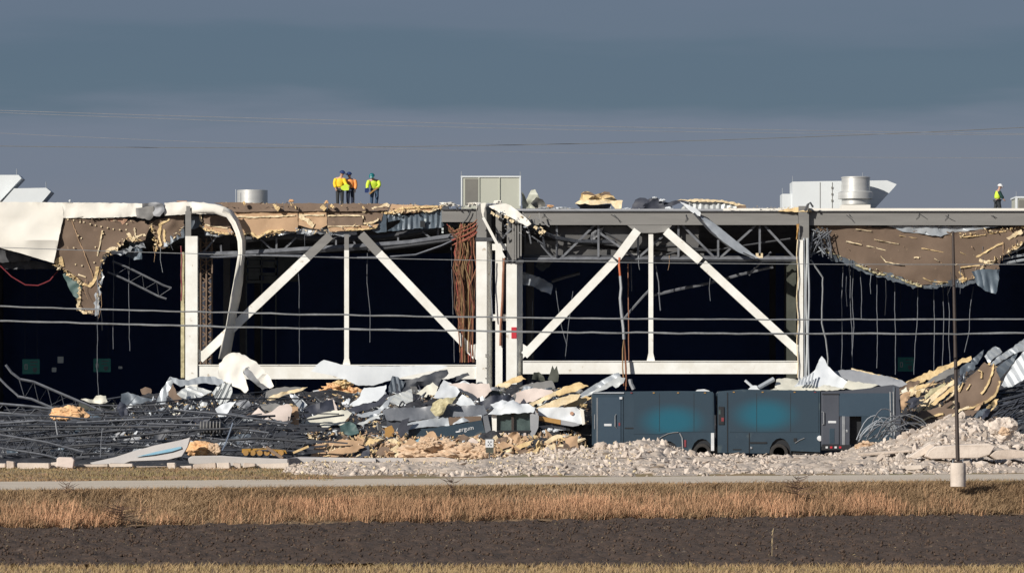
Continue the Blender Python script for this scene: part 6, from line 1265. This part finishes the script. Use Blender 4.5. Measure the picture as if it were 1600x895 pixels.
for x, y in ((1238,275),(1222,294)): MB().tube([W(x + .5, y, YR_ + 1.2), W(x + .5, y + 12, YR_ + 1.2)], .015, 4).build('lifting_rod', 'galv', RD)
dv = thing('exhaust_drum', 'shiny ringed exhaust drum standing before the long white air unit', 'rooftop vent', W(1337, 331, YR_ - 1))
Yd = YR_ - .3; k = Yd / F; MB().lathe((X(1337, Yd), Yd, Z(320, Yd)), [(22*k, 0), (22*k, 8*k), (27.5*k, 9*k), (27.5*k, 19*k), (22.5*k, 21*k), (22*k, 41*k), (22.8*k, 41.2*k), (22.8*k, 43*k), (20*k, 44*k)], 44).build('drum', 'duct_steel', dv, True)
MB().lathe((X(1337, Yd), Yd, Z(300.5, Yd)), [(22.6*k, 0), (22.9*k, .03), (22.6*k, .06)], 40).build('band', 'duct_steel', dv, True); MB().pbox(1315, 320, 1360, 334, Yd - .7, 1.4).build('curb', 'membrane', dv); MB().tube([W(1348, 270, Yd), W(1348, 278, Yd)], .015, 4).build('rod', 'galv', dv)
ru = thing('rooftop_unit', 'beige box air unit cut by the right edge of the view', 'rooftop unit', W(1600, 332, YR_))
MB().pbox(1588, 308.5, 1690, 336, YR_, 2.4).build('casing', 'rtu_beige', ru); MB().pbox(1586.5, 307, 1692, 309.5, YR_ - .06, 2.5).build('top_rim', 'vent_white', ru); MB().pbox(1586.5, 309.6, 1590, 336, YR_ - .05, .2).build('corner_post', 'vent_white', ru); MB().pbox(1592, 312, 1612, 334, YR_ - .04, .04).build('end_panel', 'rtu_panel', ru); MB().tube([W(1588, 299, YR_), W(1588, 308, YR_)], .015, 4).build('lifting_rod', 'galv', ru)
tag(MB().pbox(1545, 328.5, 1584, 331, 250.6, .8).build('walk_pad', 'membrane'), 'thin pale walking pad by the worker on the right roof', 'pad')
# roof wreckage
D('foam_board', [(898,318),(906,313),(930,312),(960,314),(973,313),(971,326),(962,328),(955,318),(930,320),(910,319)], 'foam_pale', 'lower cream foam board of the roof pile right of the beige unit', 'foam board', Y=251.0, tilt=.4, crump=.2)
D('foam_board', [(908,302),(916,299),(930,304),(945,300),(958,306),(966,314),(950,314),(925,315),(906,315)], 'foam', 'upper broken foam board of the roof pile right of the beige unit', 'foam board', Y=251.2, tilt=.3, crump=.3)
for i, (p, l) in enumerate((([(909,303),(914,299),(926,302),(934,306),(922,305)], 'left brown flake on top of the roof foam pile'), ([(936,305),(944,299),(952,300),(958,306),(946,304)], 'right brown flake on top of the roof foam pile'))): D('brown_flake', p, 'brown_board', l, 'board', Y=250.8, tilt=.3)
D('tarp', [(899,318),(930,320),(955,319),(953,329),(905,330),(906,324)], 'tarp_dark', 'dark tarp under the roof foam pile', 'tarp', Y=251.3, tilt=.2, crump=.3)
D('tarp', [(988,320),(996,310),(1004,309),(1012,312),(1024,309),(1036,314),(1048,318),(1052,328),(1030,330),(990,329)], 'tarp_dark', 'dark crumpled tarp left of the corrugated roof sheet', 'tarp', Y=251.2, tilt=.4, crump=.4)
for i, (x, y, w, h) in enumerate(((1035,313,9,4),(1045,326,12,5),(1023,309,7,3),(868,326,50,4),(980,327,16,4))): lump(x, y, w, h, 250.8, 'white_sheet', ('white scrap on the dark roof tarp', 'white scrap at the right foot of the dark roof tarp', 'tiny white scrap on the peak of the dark roof tarp', 'long flat white scrap on the roof edge right of the torn duct', 'white scrap between roof foam pile and dark tarp')[i], 'white_scrap', 'scrap', 60 + i, .5)
D('corrugated_sheet', [(1062,330),(1070,316),(1090,314),(1120,315),(1151,320),(1151,330)], 'galv_light', 'upright corrugated roof sheet behind the diagonal flashing', 'metal sheet', Y=251.2, tilt=.05, corr=(0,.28,.04), rough=.5)
torn('torn_edge', [(1052,315),(1075,313.5),(1100,313),(1128,314),(1150,319),(1168,323)], 3.6, 'foam_pale', [o for o in COL.objects if o.get('label', '') == 'upright corrugated roof sheet behind the diagonal flashing'][0], 251.2, .15)
D('bent_edge', [(1036,322),(1046,316),(1060,313),(1075,315),(1060,318),(1044,325)], 'tarp_dark', 'dark bent roof edge curling toward the diagonal flashing', 'flashing', Y=250.9, tilt=.1)
D('brown_flake', [(1151,322),(1166,321),(1166,328),(1152,329)], 'brown_board', 'small brown board at the right end of the corrugated roof sheet', 'board', Y=250.9, tilt=.1)
D('foam_board', [(1215,330),(1236,326),(1256,322),(1264,324),(1268,330),(1250,331)], 'foam', 'cream foam strip bent over the top of the fourth column', 'foam board', Y=249.4, tilt=.2, crump=.15)
tag(MB().tube([W(1258,330,249.1), W(1262,320,249.1), W(1266,317,249.1), W(1270,324,249.1)], .06, 5, None, .4).build('bent_hook', 'dark_steel'), 'dark bent hook on top of the fourth column', 'scrap')
for i, (x, y, w, h) in enumerate(((770,321,26,6),(742,319,20,5),(700,319,22,6),(778,317,14,6))): lump(x, y, w, h, 249.9, 'membrane' if i != 0 else 'membrane_grey', ('grey crumple of membrane above the twin columns', 'white crumple of membrane at the left foot of the beige unit', 'white crumple of membrane on the roof edge over the blue deck', 'small crumple of membrane against the beige unit')[i], 'membrane_scrap', 'membrane', 70 + i, .6)
for i, (x, y, w) in enumerate(((455,314,8),(510,316,5),(860,322,10),(1290,333,4),(109,314,3))): lump(x, y, w, 4, 250.3, 'foam_orange' if i != 4 else 'white_sheet', ('foam crumb on the roof edge left of the pair of workers', 'foam crumb on the roof edge under the pair of workers', 'foam crumb by the torn duct', 'crumb on the right eaves beam', 'tiny white knob on the left membrane edge')[i], 'foam_crumb', 'scrap', 80 + i, .5)
tag(MB().pbox(276, 313.8, 292, 315.4, 250.2, .3).build('orange_strip', 'rose_board'), 'thin orange strip on the roof edge above the first column', 'strip')

# ------------------------------------------------------------------ people on the roof
def skin_mesh(name, joints, bones, m, parent=None, lvl=2):
    me = bpy.data.meshes.new(name); keys = list(joints); off = wloc(parent) if parent else None
    base = off if parent else joints[keys[0]][0].copy()
    me.from_pydata([tuple(Vector(joints[k][0]) - base) for k in keys], [(keys.index(a), keys.index(b)) for a, b in bones], []); me.materials.append(MATS[m])
    o = link(name, me, parent, None if parent else base); sk = o.modifiers.new('skin', 'SKIN'); sk.use_smooth_shade = True
    if not me.skin_vertices: bpy.context.view_layer.objects.active = o
    for i, k in enumerate(keys):
        r = joints[k][1]; me.skin_vertices[0].data[i].radius = r if isinstance(r, tuple) else (r, r)
    me.skin_vertices[0].data[0].use_root = True
    s = o.modifiers.new('sub', 'SUBSURF'); s.levels = s.render_levels = lvl; return o
def person(label, origin, J, jacket, trousers, helmet, vest=None, hair=None, arm_m=None):
    """J: joint -> (x, y, z) in metres from the feet centre; one continuous body, clothes on it"""
    o = Vector(origin); P = {k: o + Vector(v) for k, v in J.items()}
    r = dict(hip=(.12,.10), waist=(.12,.09), chest=(.15,.10), neck=.055, head0=.07, head1=.098, head2=.085, shL=.06, elL=.045, wrL=.03, shR=.06, elR=.045, wrR=.03, thL=.085, knL=.06, anL=.042, toL=.04, thR=.085, knR=.06, anR=.042, toR=.04)
    jo = {k: (P[k], r[k]) for k in r}
    bones = [('hip','waist'),('waist','chest'),('chest','neck'),('neck','head0'),('head0','head1'),('head1','head2'),('chest','shL'),('shL','elL'),('elL','wrL'),('chest','shR'),('shR','elR'),('elR','wrR'),('hip','thL'),('thL','knL'),('knL','anL'),('anL','toL'),('hip','thR'),('thR','knR'),('knR','anR'),('anR','toR')]
    for s in 'LR':                                    # palm, four curled fingers and a thumb
        d = (P['wr'+s] - P['el'+s]).normalized(); sd_ = d.cross(Vector((0, 1, .2))).normalized(); up = sd_.cross(d)
        palm = P['wr'+s] + d * .07; jo['pm'+s] = (palm, (.034, .018)); bones.append(('wr'+s, 'pm'+s))
        for f, (w_, l_) in enumerate(((-.033,.065),(-.011,.078),(.011,.074),(.033,.058))):
            a = palm + sd_ * w_ + d * .03; jo[f'f{f}a'+s] = (a, .009); jo[f'f{f}b'+s] = (a + d * l_ * .6 + up * .01, .0085); jo[f'f{f}c'+s] = (a + d * l_ * .9 + up * .035, .0075); bones += [('pm'+s, f'f{f}a'+s), (f'f{f}a'+s, f'f{f}b'+s), (f'f{f}b'+s, f'f{f}c'+s)]
        jo['tha'+s] = (palm - sd_ * .04 - d * .02, .011); jo['thb'+s] = (palm - sd_ * .06 + d * .025 + up * .02, .009); bones += [('pm'+s, 'tha'+s), ('tha'+s, 'thb'+s)]
    b = skin_mesh('person', jo, bones, 'skin', None, 2); tag(b, label, 'person')
    def cloth(name, ks, bs, grow, m, over=None):
        q = {}
        for k in ks:
            rr = r.get(k, .05); rr = rr if isinstance(rr, tuple) else (rr, rr); q[k] = (P[k], (rr[0] + grow, rr[1] + grow))
        if over: q.update(over)
        return skin_mesh(name, q, bs, m, b, 2)
    am = arm_m or jacket
    cloth('jacket', ['hip','waist','chest','neck'], [('hip','waist'),('waist','chest'),('chest','neck')], .085, jacket, {'neck': (P['neck'] - Vector((0,0,.03)), .085)})
    for s in 'LR': cloth('sleeve', ['sh'+s,'el'+s,'wr'+s], [('sh'+s,'el'+s),('el'+s,'wr'+s)], .028, am, {'c0': (P['chest']*.35 + P['sh'+s]*.65, .085)} ) if False else cloth('sleeve', ['sh'+s,'el'+s,'wr'+s], [('sh'+s,'el'+s),('el'+s,'wr'+s)], .048, am)
    cloth('trousers', ['hip','thL','knL','anL','thR','knR','anR'], [('hip','thL'),('thL','knL'),('knL','anL'),('hip','thR'),('thR','knR'),('knR','anR')], .034, trousers)
    for s in 'LR': cloth('boot', ['an'+s,'to'+s], [('an'+s,'to'+s)], .02, 'charcoal')
    hd0 = P['head1']; ax = (P['head2'] - P['head0']).normalized()
    bm = bmesh.new(); bmesh.ops.create_uvsphere(bm, u_segments=18, v_segments=12, radius=.135); q = ax.to_track_quat('Z', 'Y')
    f_ = (Vector(J['face']) if 'face' in J else Vector((0, -1, 0))).normalized()
    vs = []
    for v in bm.verts:
        co = Vector((v.co.x, v.co.y * 1.05, max(v.co.z, -.01) * .95 if v.co.z > -.02 else -.015))
        if v.co.z <= .01: co.x *= 1.08; co.y *= 1.08
        w_ = q @ co + hd0 + ax * .035
        if v.co.z <= .01 and (q @ co).dot(f_) > .08: w_ = w_ + f_ * .05
        vs.append(w_)
    fs = [tuple(v.index for v in f.verts) for f in bm.faces]; bm.free(); mesh('helmet', vs, fs, helmet, b, True)
    ey = f_.cross(ax).normalized()
    for sgn in (-1, 1): MB().lathe(hd0 + f_ * .088 + ey * (.032 * sgn), [(.0, -.008), (.011, 0), (0, .008)], 6).build('eye', 'charcoal', b)
    MB().tube([hd0 + f_ * .088 + ax * .0, hd0 + f_ * .115 - ax * .03, hd0 + f_ * .09 - ax * .04], .013, 5).build('nose', 'skin', b); MB().bar(hd0 + f_ * .09 - ax * .062 - ey * .022, hd0 + f_ * .09 - ax * .062 + ey * .022, .012, .008).build('mouth', 'rose_board', b)
    for sgn in (-1, 1): MB().tube([hd0 + ey * (.09*sgn) + ax * .02, hd0 + ey * (.10*sgn), hd0 + ey * (.09*sgn) - ax * .03], .014, 5).build('ear', 'skin', b)
    return b
def pose(**k):
    J = dict(hip=(0,0,.93), waist=(0,0,1.08), chest=(0,0,1.32), neck=(0,0,1.48), head0=(0,0,1.55), head1=(0,-.01,1.64), head2=(0,-.01,1.70), shL=(-.20,0,1.40), elL=(-.25,.02,1.12), wrL=(-.22,-.10,.90), shR=(.20,0,1.40), elR=(.25,.02,1.12), wrR=(.22,-.10,.90),
             thL=(-.10,0,.84), knL=(-.11,-.02,.48), anL=(-.11,.02,.09), toL=(-.13,-.15,.05), thR=(.10,0,.84), knR=(.11,-.02,.48), anR=(.11,.02,.09), toR=(.13,-.15,.05)); J.update(k); return J
zl = 12.345; Yp = 252.6
person('worker in yellow-orange jacket and navy helmet, leaning over at the left of the pair', (X(531, Yp), Yp, zl), pose(chest=(.03,-.05,1.33), neck=(.07,-.08,1.49), head0=(.10,-.10,1.55), head1=(.12,-.12,1.635), head2=(.13,-.12,1.70), shL=(-.18,-.03,1.42), elL=(-.27,-.04,1.14), wrL=(-.20,-.16,.92), shR=(.20,-.10,1.40), elR=(.27,-.22,1.16), wrR=(.36,-.34,1.05), face=(.8,-.6,-.2)), 'hi_yellow', 'charcoal', 'helmet_navy')
person('worker in orange vest and dark trousers standing at the right of the pair', (X(547, Yp), Yp + .25, zl), pose(hip=(0,0,.90), waist=(0,0,1.05), chest=(0,0,1.28), neck=(-.02,-.04,1.43), head0=(-.04,-.05,1.49), head1=(-.05,-.07,1.575), head2=(-.05,-.07,1.64), shL=(-.19,-.02,1.35), elL=(-.24,-.16,1.12), wrL=(-.10,-.30,1.02), shR=(.22,0,1.36), elR=(.28,-.02,1.08), wrR=(.25,-.10,.86), face=(-.6,-.8,-.1)), 'hi_orange', 'navy', 'helmet_navy', arm_m='hi_orange')
tag(MB().prism([(532,292),(541,287),(546,290),(545,297),(538,298),(533,296)], Yp - .42, .12).build('safety_bag', 'hi_lime'), 'lime yellow bag held between the pair of workers', 'bag')
tag(MB().tube([W(553.5, 297, Yp - .2), W(553.8, 315, Yp - .2), W(554, 323, Yp - .2)], .014, 5).build('walking_stick', 'dark_steel'), 'thin stick held by the worker in the orange vest', 'stick')
person('worker in lime jacket and teal helmet bending forward alone', (X(584, Yp), Yp, zl), pose(hip=(.05,.10,.90), waist=(.03,.02,1.04), chest=(0,-.10,1.24), neck=(-.05,-.20,1.37), head0=(-.06,-.24,1.42), head1=(-.08,-.28,1.49), head2=(-.09,-.33,1.55), shL=(-.22,-.12,1.31), elL=(-.31,-.22,1.06), wrL=(-.30,-.36,.84), shR=(.22,-.12,1.30), elR=(.30,-.20,1.04), wrR=(.12,-.36,.86), thL=(-.06,.08,.82), thR=(.14,.08,.82), knL=(-.10,-.04,.47), knR=(.16,-.02,.47), face=(-.1,-.75,-.7)), 'hi_lime', 'denim', 'helmet_teal')
tag(MB().prism([(570,295),(575,293),(577,297),(575,301),(570,301)], Yp - .48, .15).build('tool_pouch', 'helmet_navy'), 'blue tool pouch in the left hand of the bending worker', 'pouch')
tag(MB().bar(W(577, 303, Yp - .5), W(590, 293, Yp - .42), .07, .07).build('wooden_pole', 'gold'), 'brown tool held across the knees by the bending worker', 'tool')
Yq = 261.0
person('worker in lime vest with dark green sleeves and white helmet walking right', (X(1559, Yq), Yq, 12.16), pose(hip=(-.03,0,.88), waist=(-.01,0,1.02), chest=(.02,-.02,1.24), neck=(.06,-.02,1.39), head0=(.09,-.02,1.45), head1=(.12,-.02,1.53), head2=(.12,-.02,1.60), shL=(-.05,.14,1.32), elL=(-.06,.20,1.04), wrL=(.06,.22,.84), shR=(.03,-.20,1.32), elR=(.15,-.22,1.08), wrR=(.27,-.20,.92), thL=(-.06,.08,.80), knL=(-.10,.10,.45), anL=(-.32,.12,.16), toL=(-.22,.12,.06), thR=(.02,-.08,.80), knR=(.10,-.08,.45), anR=(.10,-.06,.09), toR=(.26,-.06,.05), face=(.95,-.15,-.3)), 'hi_lime', 'charcoal', 'helmet_white', arm_m='dark_green')

# ------------------------------------------------------------------ overhead wires
def wire(pts, r, m, Y, label, wob=0):
    xs_ = np.linspace(-900, 2500, 150); 
    px = [p[0] for p in pts]; py = [p[1] for p in pts]; co = np.polyfit(px, py, 2); 
    ys_ = np.polyval(co, xs_)
    q = [W(x, y + (random.gauss(0, wob) if wob else 0), Y) for x, y in zip(xs_, ys_)]
    return tag(MB().tube(q, r, 5, None, .25 if wob else 0).build('overhead_wire', m), label, 'wire')
wire([(0,172),(300,183),(600,191),(800,195.5),(975,198),(1200,201.5),(1600,210)], .010, 'wire_pale', 165, 'topmost thin pale wire crossing the sky')
wire([(0,176.5),(300,187),(500,193),(800,201.5),(1100,206.5),(1600,211)], .009, 'wire_pale', 165.3, 'second pale wire close under the topmost one')
wire([(700,229),(900,224),(1100,219),(1300,214),(1600,199)], .014, 'wire_sky', 166, 'dark wire rising to the right across the sky')
wire([(0,210),(400,221),(700,235),(800,239),(1100,245),(1600,246)], .008, 'wire_pale', 165.6, 'lowest faint wire in the sky above the roof')
wire([(0,387),(290,395),(500,402),(750,407),(1100,411.5),(1600,413)], .012, 'wire_grey', 165.9, 'thin single wire crossing just under the roof')
wire([(0,479),(290,486),(500,491),(760,495.5),(1000,498.5),(1300,499.5),(1600,498)], .026, 'wire_grey', 165, 'upper of the two thick wires crossing the white braces', .25)
wire([(0,501),(290,508.5),(500,513.5),(760,517.5),(1000,520),(1300,521.5),(1600,520.5)], .030, 'wire_grey', 165.2, 'lower of the two thick wires crossing the white braces', .35)
